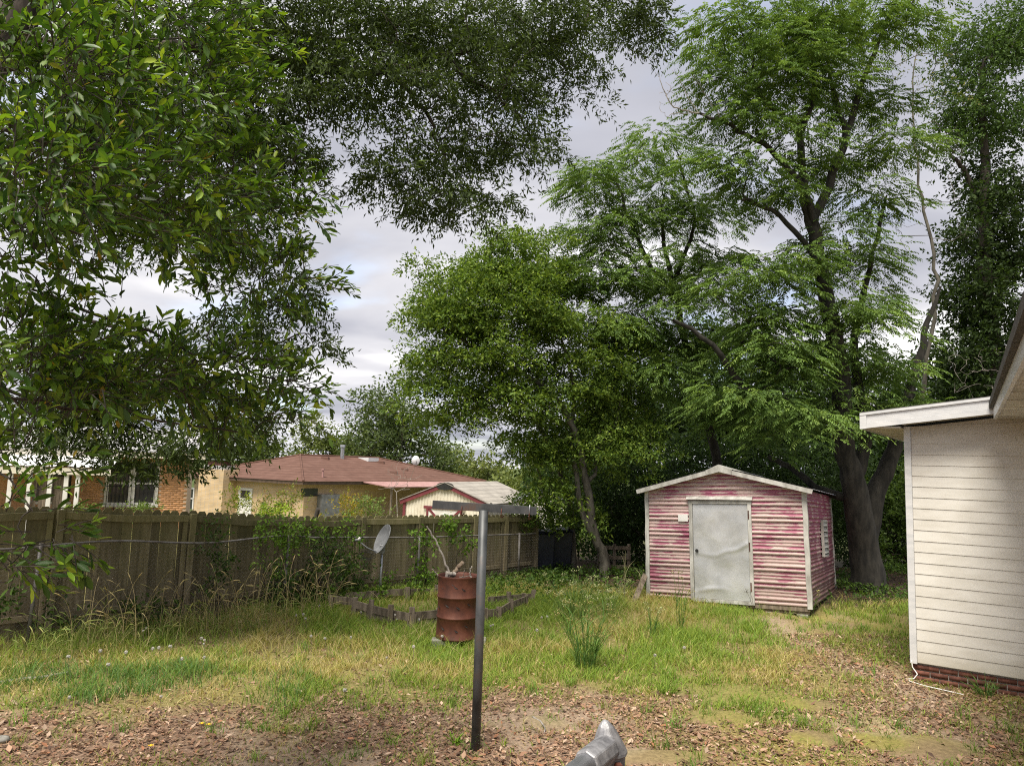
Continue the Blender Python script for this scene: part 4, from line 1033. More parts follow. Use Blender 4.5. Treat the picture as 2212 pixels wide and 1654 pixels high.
# ------------------------------------------------------------------ yellow brick house with the red hip roof
YA = at(655, 1049, 42); YA = np.array([YA[0], YA[1], 0.0]); yz = at(655, 1046, 42)[2]
yh = empty('yellow_brick_house', (YA[0], YA[1], -1.45), 'low yellow brick house with reddish brown hip roof', 'house')
YO = np.array(yh.location); LL, RL = 12.0, 17.0
yl = lambda l, r, z: -HU * l + HV * r + UP * (z - YO[2])          # l along the left face, r along the right face
def yb(l0, l1, r0_, r1_, z0, z1, name, mat, par=None): return MB().box((l0, r0_, z0), (l1, r1_, z1), lambda p: yl(*p)).build(name, mat, par or yh)
yb(.5, LL - .5, .5, RL - .5, -1.5, yz + .02, 'wall', M['brick_yellow'])
for a in ((-.02, LL, -.03, .0), (-.03, .0, 0.001, RL)): yb(a[0], a[1], a[2], a[3], yz - .02, yz + .17, 'fascia', M['fascia_brown'])
yb(.02, LL - .02, .02, RL - .02, yz + .03, yz + .05, 'soffit', M['fascia_brown'])
zt = at(690, 984, 50)[2]; hh = LL / 2; e_ = yz + .175
corners = [yl(-.08, -.08, e_), yl(LL + .08, -.08, e_), yl(LL + .08, RL + .08, e_), yl(-.08, RL + .08, e_)]; r1 = yl(hh, hh - 1.5, zt); r2 = yl(hh, RL - hh + 0.5, zt)
for nm, q in (('roof_left', [corners[0], r1, corners[1]]), ('roof_right', [corners[0], corners[3], r2, r1]), ('roof_back', [corners[1], r1, r2, corners[2]]), ('roof_end', [corners[2], r2, corners[3]])):
    MB().add(q, [tuple(range(len(q)))]).build('roof_slope', M['shingle_red'], yh)
for a, b_ in ((corners[0], r1), (r1, r2), (r2, corners[3]), (corners[1], r1)): MB().tube([a + UP * .02, b_ + UP * .02], .07, 6).build('ridge_tile', M['shingle_red'], yh)
def roofpt(x, y):                                                   # pixel onto the right roof slope
    n_ = np.cross(corners[3] - corners[0], r1 - corners[0]); return on_plane(x, y, corners[0] + YO, unit(n_)) - YO
for x, y in ((702, 991), (822, 1000), (873, 1015), (850, 1022)):
    p = roofpt(x, y); MB().hull8([p + np.array(q) for q in ((-.28, -.15, -.1), (.28, -.15, -.1), (.28, .25, 0), (-.28, .25, 0), (-.22, -.1, .13), (.22, -.1, .13), (.22, .2, .15), (-.22, .2, .15))]).build('roof_vent', M['shingle_red'], yh)
p = roofpt(796, 993); MB().box((-.65, -.5, -.1), (.65, .5, .16), lambda q: p + -HU * q[0] * .8 + HV * q[1] + UP * q[2] + UP * .2 * (q[0] > 0) * 0).build('skylight', M['white_metal'], yh)
p = roofpt(739, 990); MB().tube([p - UP * .3, p + UP * .75], .13, 10).build('flue', M['galv'], yh); MB().tube([p + UP * .78, p + UP * .95], [.19, .17], 10).build('flue_cap', M['galv'], yh)
p = roofpt(697, 1030); MB().tube([p - UP * .1, p + UP * .45], .06, 8).build('vent_pipe', M['rosewash'], yh); MB().tube([p + UP * .4, p + UP * .5], .1, 8).build('vent_pipe', M['rosewash'], yh)
# chimney on the left face
c0 = on_plane(427, 1090, YA - HV * .4, HV) - YA; lc = -np.dot(c0, HU); c1 = on_plane(480, 1090, YA - HV * .4, HV) - YA; lr = -np.dot(c1, HU)
zc0 = on_plane(450, 1013, YA - HV * .4, HV)[2]
chm = yb(lr, lc, -.45, .6, -1.5, zc0, 'chimney', M['brick_yellow']); yb(lr + .2, lc - .2, -.3, .45, zc0, zc0 + .25, 'chimney_shoulder', M['shingle_lgrey'], chm)
yb(lr + .45, lc - .45, -.2, .3, zc0 + .25, zc0 + .5, 'chimney_pot', M['brick_red'], chm); yb(lr + .15, lc - .15, -.35, .5, zc0 + .6, zc0 + .64, 'chimney_cap', M['galv'], chm)
# left face: door and windows
def lface(x): return -float(np.dot(on_plane(x, 1080, YA + HV * .5, HV) - YA, HU))
for x0, x1, ya, yb_, mt_ in ((404, 418, 1055, 1098, 'glass'),):
    a, b_ = lface(x1), lface(x0); z1 = on_plane(x0, ya, YA + HV * .5, HV)[2]; z0 = on_plane(x0, yb_, YA + HV * .5, HV)[2]
    wn_ = yb(a, b_, .47, .49, z0, z1, 'window', M['glass'])
    for q in ((a - .1, a), (b_, b_ + .1)): yb(q[0], q[1], .43, .489, z0, z1, 'window_frame', M['white_paint'], wn_)
    yb(a - .1, b_ + .1, .43, .489, z1, z1 + .1, 'window_frame', M['white_paint'], wn_); yb(a - .1, b_ + .1, .43, .489, (z0 + z1) / 2, (z0 + z1) / 2 + .07, 'window_rail', M['white_paint'], wn_)
a, b_ = lface(545), lface(515); dr_ = yb(a, b_, .45, .49, -1.4, yz - .45, 'door', M['white_paint']); yb(a + .25, b_ - .25, .44, .449, yz - 1.05, yz - .6, 'door_pane', M['glass'], dr_)
def rface(x, y): p = on_plane(x, y, YA - HU * .5, HU) - YA; return float(np.dot(p, HV)), float(p[2])
p = rface(668, 1062); yb(.47, .49, p[0] - .6, p[0] + .6, p[1] - .25, p[1] + .2, 'window', M['glass'])
p = rface(705, 1080); yb(.1, .49, p[0] - .7, p[0] + .7, p[1] - 1.0, p[1] + .35, 'meter_box', M['grey_paint'])
# pink awning along the right face
p0 = rface(770, 1050); V = [yl(-.1, p0[0], yz + .1), yl(-.1, RL - .6, yz + .1), yl(-2.3, RL - .6, yz - .12), yl(-2.3, p0[0], yz - .12)]
MB().hull8([V[3], V[2], V[1], V[0]] + [q + UP * .06 for q in (V[3], V[2], V[1], V[0])]).build('awning', M['rosewash'], yh)
for q in (p0[0] + .3, p0[0] + 3.5, RL - 1): yb(-2.2, -2.1, q, q + .1, -1.5, yz - .12, 'awning_post', M['old_wood'])
dq = corners[3] * .35 + r2 * .65; d2 = empty('roof_satellite_dish', dq + YO, 'tiny pale satellite dish on the right hip of the red roof', 'satellite dish')
fr = lambda p: np.array([p[0] * .3 - .1 + p[2] * .5, p[2], p[1] * .36 + .42]); MB().lathe([(q, .1 * q * q) for q in np.linspace(.001, 1, 5)], 16, fr).build('reflector', M['white_metal'], d2, True)
MB().tube([(0, 0, -.15), (0, 0, .4)], .03, 6).build('mast', M['galv'], d2)

# ------------------------------------------------------------------ cream barn shed with maroon trim
BY = 34.0; bl_ = at(866, 1082, BY); br_ = at(1056, 1087, BY); bpk = at(966, 1050, BY + .3)
bA = math.radians(-24); bu = np.array([math.cos(bA), math.sin(bA), 0]); bv = np.array([-bu[1], bu[0], 0])
bo = np.array([bl_[0], BY + 1.0, -1.45]); barn = empty('barn_shed', bo, 'cream ribbed metal barn shed with maroon trim and crossed door', 'shed')
nl = lambda u, v, z: bu * u + bv * v + UP * (z - bo[2])
bW = float(np.dot(on_plane(1056, 1087, bo, bv) - bo, bu)); bz = on_plane(866, 1080, bo, bv)[2]; bz2 = bz + .05; pk = on_plane(966, 1046, bo, bv)[2]; bD = 5.4
zr_ = lambda u: bz + (pk - bz) * (1 - abs(u - bW / 2) / (bW / 2))
def nb(u0, u1, v0, v1, z0, z1, name, mat, par=None): return MB().box((u0, v0, z0), (u1, v1, z1), lambda p: nl(*p)).build(name, mat, par or barn)
nrib = 26
for k in range(nrib):                                              # ribbed front sheets, each a panel
    u0 = bW * k / nrib; u1 = bW * (k + 1) / nrib; um = (u0 + u1) / 2
    V = [nl(u0, 0, -1.5), nl(u0 + .05, -.03, -1.5), nl(um, -.03, -1.5), nl(um + .03, 0, -1.5), nl(u1, 0, -1.5)]
    T = [nl(u0, 0, zr_(u0)), nl(u0 + .05, -.03, zr_(u0 + .05)), nl(um, -.03, zr_(um)), nl(um + .03, 0, zr_(um + .03)), nl(u1, 0, zr_(u1))]
    MB().add(V + T, [(i, i + 1, i + 6, i + 5) for i in range(4)]).build('wall_panel', M['cream'], barn)
nb(bW - .02, bW - .005, 0.01, bD, -1.5, bz, 'side_wall', M['cream']); nb(0.0, .015, .01, bD, -1.5, bz, 'side_wall', M['cream'])
for u in (0, bW - .12): nb(u - .01, u + .13, -.06, -.031, -1.5, bz + .02, 'corner_trim', M['maroon'])
for u0, u1 in ((-.15, bW / 2), (bW / 2, bW + .15)):
    za, zb_ = zr_(u0) if u0 >= 0 else bz - .06, zr_(u1) if u1 <= bW else bz - .06
    MB().bar(nl(u0, -.09, za - .03), nl(u1, -.09, zb_ - .03), .05, .17).build('rake_trim', M['maroon'], barn)
    V = [nl(u0, -.15, za + .07), nl(u1, -.15, zb_ + .07), nl(u1, bD + .1, zb_ + .07), nl(u0, bD + .1, za + .07)]
    MB().hull8(V + [q + UP * .04 for q in V]).build('roof', M['shingle_grey'], barn)
fr = lambda p: nl(bW / 2 + .02 + p[0] * .46, -.125 - p[2] * .01, pk - .08 + p[1] * .18)
MB().lathe([(.001, 1), (.98, 1), (1.0, 0)], 28, fr).build('oval_sign', M['black'], barn)
d0, d1 = bW * .29, bW * .71; dz = bz - .3
dr_ = nb(d0, d1, -.06, -.035, -1.4, dz, 'door', M['white_paint'])
nb(d0 - .15, d1 + .15, -.10, -.061, dz, dz + .12, 'door_trim', M['maroon'], dr_)
for u in (d0, d1 - .1): nb(u, u + .1, -.095, -.0612, -1.4, dz - .001, 'door_trim', M['maroon'], dr_)
for q in ((d0 + .1, dz, d1 - .1, dz - 1.45), (d1 - .1, dz, d0 + .1, dz - 1.45)): MB().bar(nl(q[0], -.075 - .006 * (q[0] > bW / 2), q[1]), nl(q[2], -.075 - .006 * (q[0] > bW / 2), q[3]), .02, .10).build('door_brace', M['maroon'], dr_)

# small white shed behind the fence end
wsO = at(1112, 1100, 29); wsO = np.array([wsO[0], 29.0, -1.3]); ws = empty('white_shed', wsO, 'small white lap sided shed behind the far end of the fence', 'shed')
wz = at(1112, 1082, 29)[2]; wp = at(1150, 1066, 29)[2]; wW = 2.2
k = 0
while True:
    z0 = -1.3 + k * .11; 
    if z0 > wp - .05: break
    z1 = min(z0 + .11, wp); lim = lambda z_: 0 if z_ <= wz else min(.999, (z_ - wz) / (wp - wz)) * wW / 2
    V = [(lim(z0), -.02, z0), (wW - lim(z0), -.02, z0), (wW - lim(z0), 0, z0), (lim(z0), 0, z0), (lim(z1), -.004, z1), (wW - lim(z1), -.004, z1), (wW - lim(z1), 0.001, z1), (lim(z1), 0.001, z1)]
    MB().hull8([np.array(q) - (0, 0, wsO[2]) for q in V]).build('siding_board', M['white_vinyl'], ws); k += 1
MB().box((0, .01, 0), (wW, 2.5, wz - wsO[2] - .02)).build('wall', M['white_vinyl'], ws)
MB().box((-.05, -.04, 0), (.06, .05, wz - wsO[2])).build('corner_trim', M['white_metal'], ws)
for q in (0, 1):
    u0, u1 = (-.12, wW / 2) if q == 0 else (wW + .12, wW / 2); zA = wz - .05 - wsO[2]; zB = wp + .03 - wsO[2]
    V = [(u0, -.1, zA), (u1, -.1, zB), (u1, 2.6, zB), (u0, 2.6, zA)]
    if q: V = V[::-1]
    MB().hull8(V + [tuple(np.array(p) + UP * .06) for p in V]).build('roof', M['galv'], ws)

# red shed glimpsed behind the big trunk, dark bins and junk at the end of the fence
rp = at(1905, 1236, 25); rs = empty('red_shed', (rp[0], 25.0, 0), 'small red board shed glimpsed behind the big tree trunk', 'shed')
zt_ = at(1930, 1180, 25)[2]
for k in range(12): MB().box((k * .15, 0, -.1), (k * .15 + .146, .02 + .004 * (k % 2), zt_)).build('board', M['brick_red'], rs)
MB().box((-.1, -.1, zt_ + .01), (1.9, 1.5, zt_ + .07)).build('roof', M['roof_dark'], rs); MB().box((.02, .03, 0), (1.78, 1.4, zt_ - .01)).build('wall', M['brick_red'], rs)
for k, (x, y, w_, h_, lab) in enumerate(((1172, 1248, .55, .95, 'black wheeled bin in deep shade at the end of the wooden fence'), (1208, 1246, .6, 1.0, 'dark navy plastic bin under the trees right of the fence end'))):
    p = put(at(x, y, 18.6 + .3 * k)); bn = empty('waste_bin', p, lab, 'bin')
    MB().hull8([(-w_ / 2 * .85, -.25, .04), (w_ / 2 * .85, -.25, .04), (w_ / 2 * .85, .25, .04), (-w_ / 2 * .85, .25, .04), (-w_ / 2, -.3, h_), (w_ / 2, -.3, h_), (w_ / 2, .3, h_), (-w_ / 2, .3, h_)]).build('body', M['navy'], bn, bevel=.02)
    MB().hull8([(-w_ / 2 - .02, -.33, h_ + .002), (w_ / 2 + .02, -.33, h_ + .002), (w_ / 2 + .02, .32, h_ + .002), (-w_ / 2 - .02, .32, h_ + .002), (-w_ / 2 + .02, -.28, h_ + .06), (w_ / 2 - .02, -.28, h_ + .06), (w_ / 2 - .02, .28, h_ + .08), (-w_ / 2 + .02, .28, h_ + .08)]).build('lid', M['navy'], bn, bevel=.01)
    for q in (-1, 1): MB().tube([(q * w_ * .36 - .02, .3, .09), (q * w_ * .36 + .02, .3, .09)], .09, 14).build('wheel', M['black'], bn)
pl = put(at(1326, 1245, 18.9)); pal = empty('wooden_pallet', pl, 'grey wooden pallet standing in the dark behind the double trunk', 'pallet')
for z_ in (.12, .34, .58): MB().box((-.42, 0, z_), (.42, .02, z_ + .09)).build('slat', M['old_wood'], pal)
for x in (-.40, -.02, .34): MB().box((x, .021, .02), (x + .07, .09, .72)).build('stringer', M['old_wood'], pal)
bk = put(at(1162, 1190, 18.4)); o = MB().box((-.03, -.02, 0), (.12, .01, .95)).build('board', M['old_wood'], None); o.location = Vector(bk); tag(o, 'upright brown board at the dark end of the wooden fence', 'board')

# ------------------------------------------------------------------ vegetation
def skel_parts(sk, root, base, bark, bark2=None, rtip=0.008, power=0.5, nside=10):
    n = len(sk.p); cnt = np.zeros(n); has = np.zeros(n, bool)
    for i, p in enumerate(sk.par):
        if p >= 0: has[p] = True
    cnt[~has] = 1
    for i in range(n - 1, -1, -1):
        if sk.par[i] >= 0: cnt[sk.par[i]] += cnt[i]
    r = rtip * np.maximum(cnt, 1) ** power
    for i in range(n):
        if sk.fix[i]: r[i] = sk.fix[i]
        elif sk.par[i] >= 0: r[i] = min(r[i], r[sk.par[i]] * 0.92)
    P = np.array(sk.p) - base; t1, t2 = MB(), MB()
    for ids in sk.paths:
        if len(ids) < 2: continue
        rr = r[ids].copy(); fixed = sk.fix[ids[-1]] > 0
        rr[0] = min(rr[0], rr[1] * 1.4)
        (t1 if fixed else t2).tube(P[ids], rr, nside if rr.max() > .05 else (6 if rr.max() > .02 else 4 if rr.max() > .01 else 3), cap=False)
    if t1.v: t1.build('trunk', bark, root, True)
    if t2.v: t2.build('branches', bark2 or bark, root, True)['kind'] = 'stuff'
def crown_part(root, base, VFC, mat, name='crown'):
    V, F, C = VFC
    o = obj_np(name, V - base, F, mat, root, C); return o
def lob(lst):                                         # (px, py, depth, rx, ry, rz)
    return [(at(a, b_, c_), (d, e_, f_)) for a, b_, c_, d, e_, f_ in lst]

# --- glossy-leaved tree close on the left ---------------------------------
base = put((-5.6, 4.6)); t = empty('glossy_leaved_tree', base, 'near tree with large glossy green leaves filling the upper left', 'tree')
lb = lob([(150, 40, 4.6, 1.2, .8, .42), (380, 50, 5.2, .62, .8, .42), (90, 190, 4.0, .7, .7, .34), (330, 190, 4.8, .62, .7, .38), (470, 230, 5.4, .30, .5, .3), (100, 380, 3.8, .6, .6, .36), (300, 380, 4.6, .75, .7, .32), (500, 400, 5.6, .55, .7, .34),
          (560, 500, 5.9, .45, .6, .34), (150, 470, 4.0, .5, .6, .17), (380, 490, 5.0, .55, .7, .2), (600, 590, 6.0, .38, .5, .22), (520, 630, 5.7, .3, .5, .16), (20, 560, 4.2, .25, .5, .14), (50, 745, 4.4, .5, .6, .2), (230, 785, 5.0, .65, .7, .18), (130, 570, 4.2, .3, .4, .08), (430, 780, 5.5, .6, .6, .22),
          (620, 830, 6.1, .48, .5, .13), (110, 820, 4.5, .62, .6, .22), (330, 830, 5.2, .7, .6, .18), (520, 900, 5.8, .48, .5, .12), (110, 910, 4.4, .36, .5, .10), (30, 1000, 4.0, .18, .3, .12), (35, 1120, 3.9, .14, .2, .16), (95, 1165, 4.1, .12, .2, .08), (10, 1215, 3.9, .1, .15, .08)])
P, O = lobe_points(lb, 40, 0.2)
sk = Skel()
tr = sk.limb([base + UP * -.2, base + (.1, .05, 1.5), base + (.25, .1, 3.0), base + (.3, .2, 5.0)], .17, .1)
def near_limb(px, Ys, r0_, r1_):
    pts = [at(x, y, q) for (x, y), q in zip(px, Ys)]; j = sk.nearest(pts[0] * .3 + np.array(sk.p[tr[6]]) * .7); return sk.limb(pts, r0_ * .36, r1_ * .6, j, wob=.02)
near_limb([(-250, 560), (0, 610), (220, 680), (420, 760), (640, 830)], [4.6, 4.7, 5.0, 5.5, 6.0], .05, .012)
near_limb([(-250, 300), (100, 300), (330, 330), (540, 400)], [4.4, 4.2, 4.8, 5.6], .05, .012)
near_limb([(-250, 60), (150, 100), (420, 80)], [4.6, 4.8, 5.3], .05, .012)
near_limb([(-250, 820), (30, 860), (250, 900), (520, 930)], [4.4, 4.4, 5.0, 5.8], .04, .01)
near_limb([(-200, 900), (0, 1000), (60, 1120)], [4.2, 4.1, 4.0], .03, .008)
sk.connect(P, .3, .06)
skel_parts(sk, t, base, M['bark_dark'], None, .0032, .42, 8)
B, D = twigs_from(P, O, 3, (.06, .06, .035), .18, .6)
D = unit(D + np.array([.35, .05, .1]))
pal_near = [(.065, .130, .014), (.092, .17, .018), (.038, .078, .012), (.13, .215, .022)]
tw = MB()
for i in range(0, len(B)):
    tw.tube([B[i] - base, B[i] + D[i] * .14 - base - UP * .004, B[i] + D[i] * .26 - base - UP * .03], [.0042, .003, .0018], 3, cap=False)
o = tw.build('twigs', M['bark_dark'], t); o['kind'] = 'stuff'
pos, ax, nr, ll, ww, cc = twig_leaves(B, D, 9, .23, .072, .027, pal_near, [3, 3, 2, 1.2], .9, .12, .006, ret=True, lj=.45, fwd=.62, sidew=.75, tipcol=[(.17, .27, .02), (.12, .23, .018), (.22, .30, .03)], tipw=.10, cjit=.25)
young = np.repeat(rng.random(len(B)) < .34, 9) & (np.tile(np.arange(9), len(B)) >= 3) & (rng.random(len(pos)) < .85)
cc[young] = colours(young.sum(), [(.20, .31, .022), (.15, .26, .02), (.27, .35, .03)], [2, 2, 1], .25)
old = rng.random(len(pos)) < .003; cc[old] = (.42, .30, .03)
# keep the gap where the sky shows through
w = pos - EYE; dep = w @ _F; qx = 1106 + FPX * (w @ _R) / dep; qy = 827 - FPX * (w @ _U) / dep
vis = (qx > 0) & (qx < 2212) & (qy > 0) & (qy < 1654)
big = np.argsort(-(ll / dep) * vis - 0 * dep)[:300]
msk = np.zeros(len(pos), bool); msk[big] = True
V, F, k = leaf_full(pos[~msk], ax[~msk], nr[~msk], ll[~msk], ww[~msk]); o = crown_part(t, base, (V, F, np.repeat(cc[~msk], k, 0)), M['leaf_gloss'], 'crown'); o['kind'] = 'stuff'
lv = []
for q in range(8):
    col = [(.04, .095, .013), (.055, .12, .015), (.03, .07, .011), (.08, .155, .018), (.17, .25, .02), (.12, .21, .018), (.24, .25, .03), (.045, .105, .014)][q]
    V, F, k = leaf_full(np.zeros((1, 3)), np.array([[1.0, 0, 0]]), np.array([[0, 0, 1.0]]), np.array([.072]), np.array([.027]), curl=.06 + .03 * (q % 4)); lv.append(mesh_np('leaf', V, F, M['leaf_gloss'], np.tile(col, (k, 1))))
for i in big:
    a = unit(ax[i]); n_ = unit(nr[i] - a * np.dot(nr[i], a)); s_ = np.cross(n_, a); mm = Matrix.Identity(4); sc = ll[i] / .072
    for q in range(3): mm[q][0] = a[q] * sc; mm[q][1] = s_[q] * sc; mm[q][2] = n_[q] * sc; mm[q][3] = pos[i][q] - base[q]
    o = bpy.data.objects.new('leaf', lv[random.choices(range(8), [3, 3, 3, 2, 1.2, 1.4, .1, 3])[0]]); link(o, t); o.matrix_local = mm

# --- willow oak overhead ---------------------------------------------------
base = put((-8.2, 8.4)); t = empty('willow_oak_tree', base, 'tall oak with fine dark leaves whose limbs hang over the top', 'tree')
lb = lob([(560, 50, 9.2, 1.0, 1.2, .55), (760, 60, 9.6, 1.2, 1.3, .6), (980, 50, 10.3, 1.3, 1.3, .65), (1170, 60, 11, 1.0, 1.1, .6), (1330, 20, 11.6, .75, .8, .45), (1400, 60, 11.8, .35, .5, .3), (1230, 170, 11.2, .55, .7, .4), (1060, 170, 10.5, .9, 1, .5), (860, 190, 9.9, .9, 1.0, .45),
          (670, 200, 9.5, .85, 1.0, .5), (540, 270, 9.3, .6, .8, .5), (600, 350, 9.3, .45, .6, .35), (1000, 300, 10.2, .75, .8, .5), (900, 350, 10, .6, .7, .45), (1150, 290, 10.7, .5, .6, .35), (950, 430, 10.1, .5, .6, .32), (850, 400, 10, .25, .3, .22), (1040, 420, 10.3, .3, .4, .22),
          (430, 260, 9.3, .7, .8, .7), (250, 260, 9.5, 1.0, .8, .8), (480, 480, 9.5, .7, .7, .6), (300, 440, 9.6, 1.0, .8, .5), (90, 420, 9.5, .9, .8, .8), (120, 100, 9.5, 1.2, .8, .6), (350, 100, 9.4, .9, .8, .5),
          (620, 650, 10, .42, .6, .5), (540, 720, 10, .5, .6, .5), (660, 740, 10, .25, .4, .35), (40, 770, 9.6, .6, .7, .4), (220, 830, 9.8, .8, .7, .32), (420, 800, 10, .7, .7, .45), (90, 920, 9.8, .7, .7, .4), (260, 930, 10, .55, .6, .42), (370, 985, 10, .45, .5, .36), (480, 900, 10, .5, .6, .35)])
P, O = lobe_points(lb, 13, 0.2)
sk = Skel()
tr = sk.limb([base - UP * .3, base + (.2, 0, 2.5), base + (.7, .2, 5.0), base + (1.6, .4, 7.5), base + (2.2, .6, 9.5)], .34, .2)
a_ = sk.limb([at(480, 95, 9.3), at(600, 130, 9.6), at(720, 152, 9.9), at(830, 158, 10.1), at(960, 120, 10.4), at(1100, 100, 10.8), at(1240, 80, 11.2)], .085, .018, tr[12], wob=.02)
sk.limb([at(560, 60, 9.5), at(760, 90, 9.8), at(900, 40, 10.2)], .04, .012, sk.nearest(at(480, 95, 9.3)))
sk.limb([at(900, 220, 10.1), at(960, 330, 10.1), at(960, 420, 10.1)], .04, .012, sk.nearest(at(830, 158, 10.1)))
sk.limb([at(1060, 200, 10.5), at(1150, 280, 10.7)], .035, .012, sk.nearest(at(960, 120, 10.4)))
sk.limb([at(20, 640, 9.5), at(240, 700, 9.8), at(420, 790, 10), at(640, 720, 10)], .04, .010, tr[8])
sk.limb([at(60, 850, 9.6), at(260, 900, 9.9), at(370, 970, 10)], .035, .010, tr[6])
sk.limb([at(200, 360, 9.5), at(420, 380, 9.5), at(590, 330, 9.4)], .045, .012, tr[11])
sk.connect(P, .4, .07)
skel_parts(sk, t, base, M['bark_dark'], None, .0055, .5, 10)
P, O = P[rng.random(len(P)) < .58], None
B, D = pad_twigs(P, 18, .36, .20, .5, -.05, .6)
crown_part(t, base, twig_leaves(B, D, 15, .32, .085, .025, [(.038, .060, .016), (.055, .085, .021), (.085, .125, .03)], [3, 3, 1.4], .5, .3, .03, lj=.3), M['leaf'])

# --- laurel tree left of the shed -------------------------------------------
base = put(on_z(1302, 1250)); t = empty('double_trunk_laurel_tree', base, 'round leafy tree with pale double trunk left of the pink shed', 'tree')
lb = lob([(1000, 640, 17.2, 1.4, 1.4, 1.0), (1130, 560, 18, 1.3, 1.4, 1.0), (1060, 560, 17.8, .7, .8, .55), (965, 690, 16.9, .6, .9, .55), (950, 765, 16.8, .65, .9, .42), (1040, 760, 17.2, 1.2, 1.3, .8), (1200, 660, 18, 1.3, 1.4, 1.2), (1110, 690, 17.4, 1.2, 1.2, .9), (935, 830, 16.8, .35, .6, .25), (960, 860, 16.9, .7, .8, .5), (1000, 900, 17, .5, .7, .28),
          (1120, 850, 17.4, 1.2, 1.3, .8), (1240, 820, 17.9, 1.3, 1.3, 1.1), (1330, 780, 18.6, 1.1, 1.2, 1.0), (1150, 960, 17.6, .7, .9, .6), (1260, 960, 18, 1.1, 1.1, .8), (1190, 1050, 17.8, .5, .7, .5), (1150, 1110, 18.3, .35, .5, .4), (1230, 1110, 18.4, .45, .6, .45), (1340, 930, 18.8, 1.1, 1.0, 1.0)])
P, O = lobe_points(lb, 5.0, 0.35)
sk = Skel()
tA = sk.limb([base - UP * .2, base + (0.0, 0, .5), at(1283, 1150, 17.8), at(1268, 1040, 17.7), at(1240, 930, 17.6), at(1190, 850, 17.4), at(1100, 790, 17.3), at(990, 730, 17.1)], .135, .03, wob=.015)
tB = sk.limb([at(1262, 1120, 17.75), at(1250, 1050, 17.7), at(1235, 950, 17.8), at(1240, 840, 17.9), at(1200, 690, 18)], .085, .03, tA[6], wob=.015)
sk.limb([at(1330, 900, 18.2), at(1340, 780, 18.5)], .05, .02, tA[12])
b2 = put(at(1238, 1232, 18.8)); tC = sk.limb([b2 - UP * .2, at(1236, 1150, 18.8), at(1222, 1060, 18.5), at(1180, 950, 18), at(1130, 880, 17.6), at(1040, 850, 17.2)], .1, .03, wob=.015)
b3 = put(at(1200, 1235, 19.2)); sk.limb([b3 - UP * .2, at(1196, 1160, 19.2), at(1180, 1080, 19), at(1150, 980, 18.3)], .085, .03, wob=.015)
sk.connect(P, .6, .08)
skel_parts(sk, t, base, M['bark_grey'], None, .008, .5, 10)
B, D = pad_twigs(P, 46, .50, .16, .5, .5, .55)
crown_part(t, base, twig_leaves(B, D, 8, .30, .092, .042, [(.105, .172, .03), (.145, .22, .036), (.06, .108, .022), (.21, .28, .046)], [3, 2.6, 1.6, 1.4], 1.0, .15, .03), M['leaf'])

# --- chinaberry trees --------------------------------------------------------
pal_ch = [(.115, .19, .046), (.150, .235, .056), (.080, .138, .037), (.19, .275, .066)]
def chinaberry(root, base, lobes, sk, boughs, per, bark, seed_droop=.5, fpb=2):
    P, O = lobe_points(lobes, boughs, 0.35)
    sk.connect(P, .6, .1); skel_parts(sk, root, base, bark, None, .010, .48, 12)
    B, D = pad_twigs(P, per, .66, .10, .42)
    crown_part(root, base, frond_leaves(B, D, 13, .40, .098, .038, pal_ch, [3, 2.4, 2, 1], seed_droop), M['leaf'])
base = put((8.3, 17.3)); t = empty('big_forked_chinaberry_tree', base, 'tall feathery leaved tree with massive forked trunk right of the pink shed', 'tree')
sk = Skel(); YC = 17.0
tr = sk.limb([base - UP * .4, base + (0, 0, .25), base + (-.1, 0, .9), at(1850, 1080, 17.1), at(1838, 1020, 17.0)], .42, .24, wob=.01)
sk.fix[tr[0]] = .60; sk.fix[tr[1]] = .52; sk.fix[tr[2]] = .46
l1 = sk.limb([at(1818, 930, 16.9), at(1818, 830, 16.8), at(1800, 720, 16.7), at(1775, 600, 16.7), at(1755, 480, 16.7)], .24, .15, tr[-2], wob=.02)
l2 = sk.limb([at(1868, 960, 17.2), at(1860, 860, 17.3), at(1845, 740, 17.4), at(1870, 620, 17.5), at(1900, 480, 17.6), at(1915, 420, 17.6)], .17, .018, tr[-3], wob=.02)
l3 = sk.limb([at(1895, 1060, 17.3), at(1925, 985, 17.4), at(1945, 900, 17.6), at(1980, 800, 17.8), at(2005, 700, 18), at(2030, 620, 18.1)], .25, .03, tr[-9], wob=.02)
u1 = sk.limb([at(1740, 440, 16.7), at(1732, 330, 16.7), at(1720, 270, 16.6), at(1670, 240, 16.5), at(1630, 180, 16.4)], .12, .035, l1[-1], wob=.02)
u2 = sk.limb([at(1790, 400, 16.8), at(1830, 290, 16.9), at(1860, 190, 17), at(1900, 90, 17.1), at(1930, 10, 17.2)], .12, .03, l1[-1], wob=.02)
sk.limb([at(1800, 200, 16.9), at(1785, 120, 16.9)], .07, .03, sk.nearest(at(1830, 290, 16.9)), wob=.02)
sk.limb([at(1760, 200, 16.6), at(1740, 110, 16.6), at(1720, 20, 16.6)], .07, .03, sk.nearest(at(1725, 290, 16.65)), wob=.02)
u3 = sk.limb([at(1740, 420, 16.6), at(1690, 350, 16.5), at(1630, 300, 16.3), at(1560, 265, 16.1), at(1510, 245, 16.0)], .09, .028, sk.nearest(at(1760, 500, 16.7)), wob=.02)
sk.limb([at(1700, 480, 16.5), at(1640, 440, 16.3), at(1600, 430, 16.2)], .07, .03, sk.nearest(at(1768, 560, 16.7)), wob=.02)
sk.limb([at(1740, 880, 16.6), at(1690, 862, 16.4), at(1600, 830, 16.2), at(1540, 745, 16), at(1450, 690, 15.9)], .13, .04, sk.nearest(at(1818, 900, 16.9)), wob=.03)
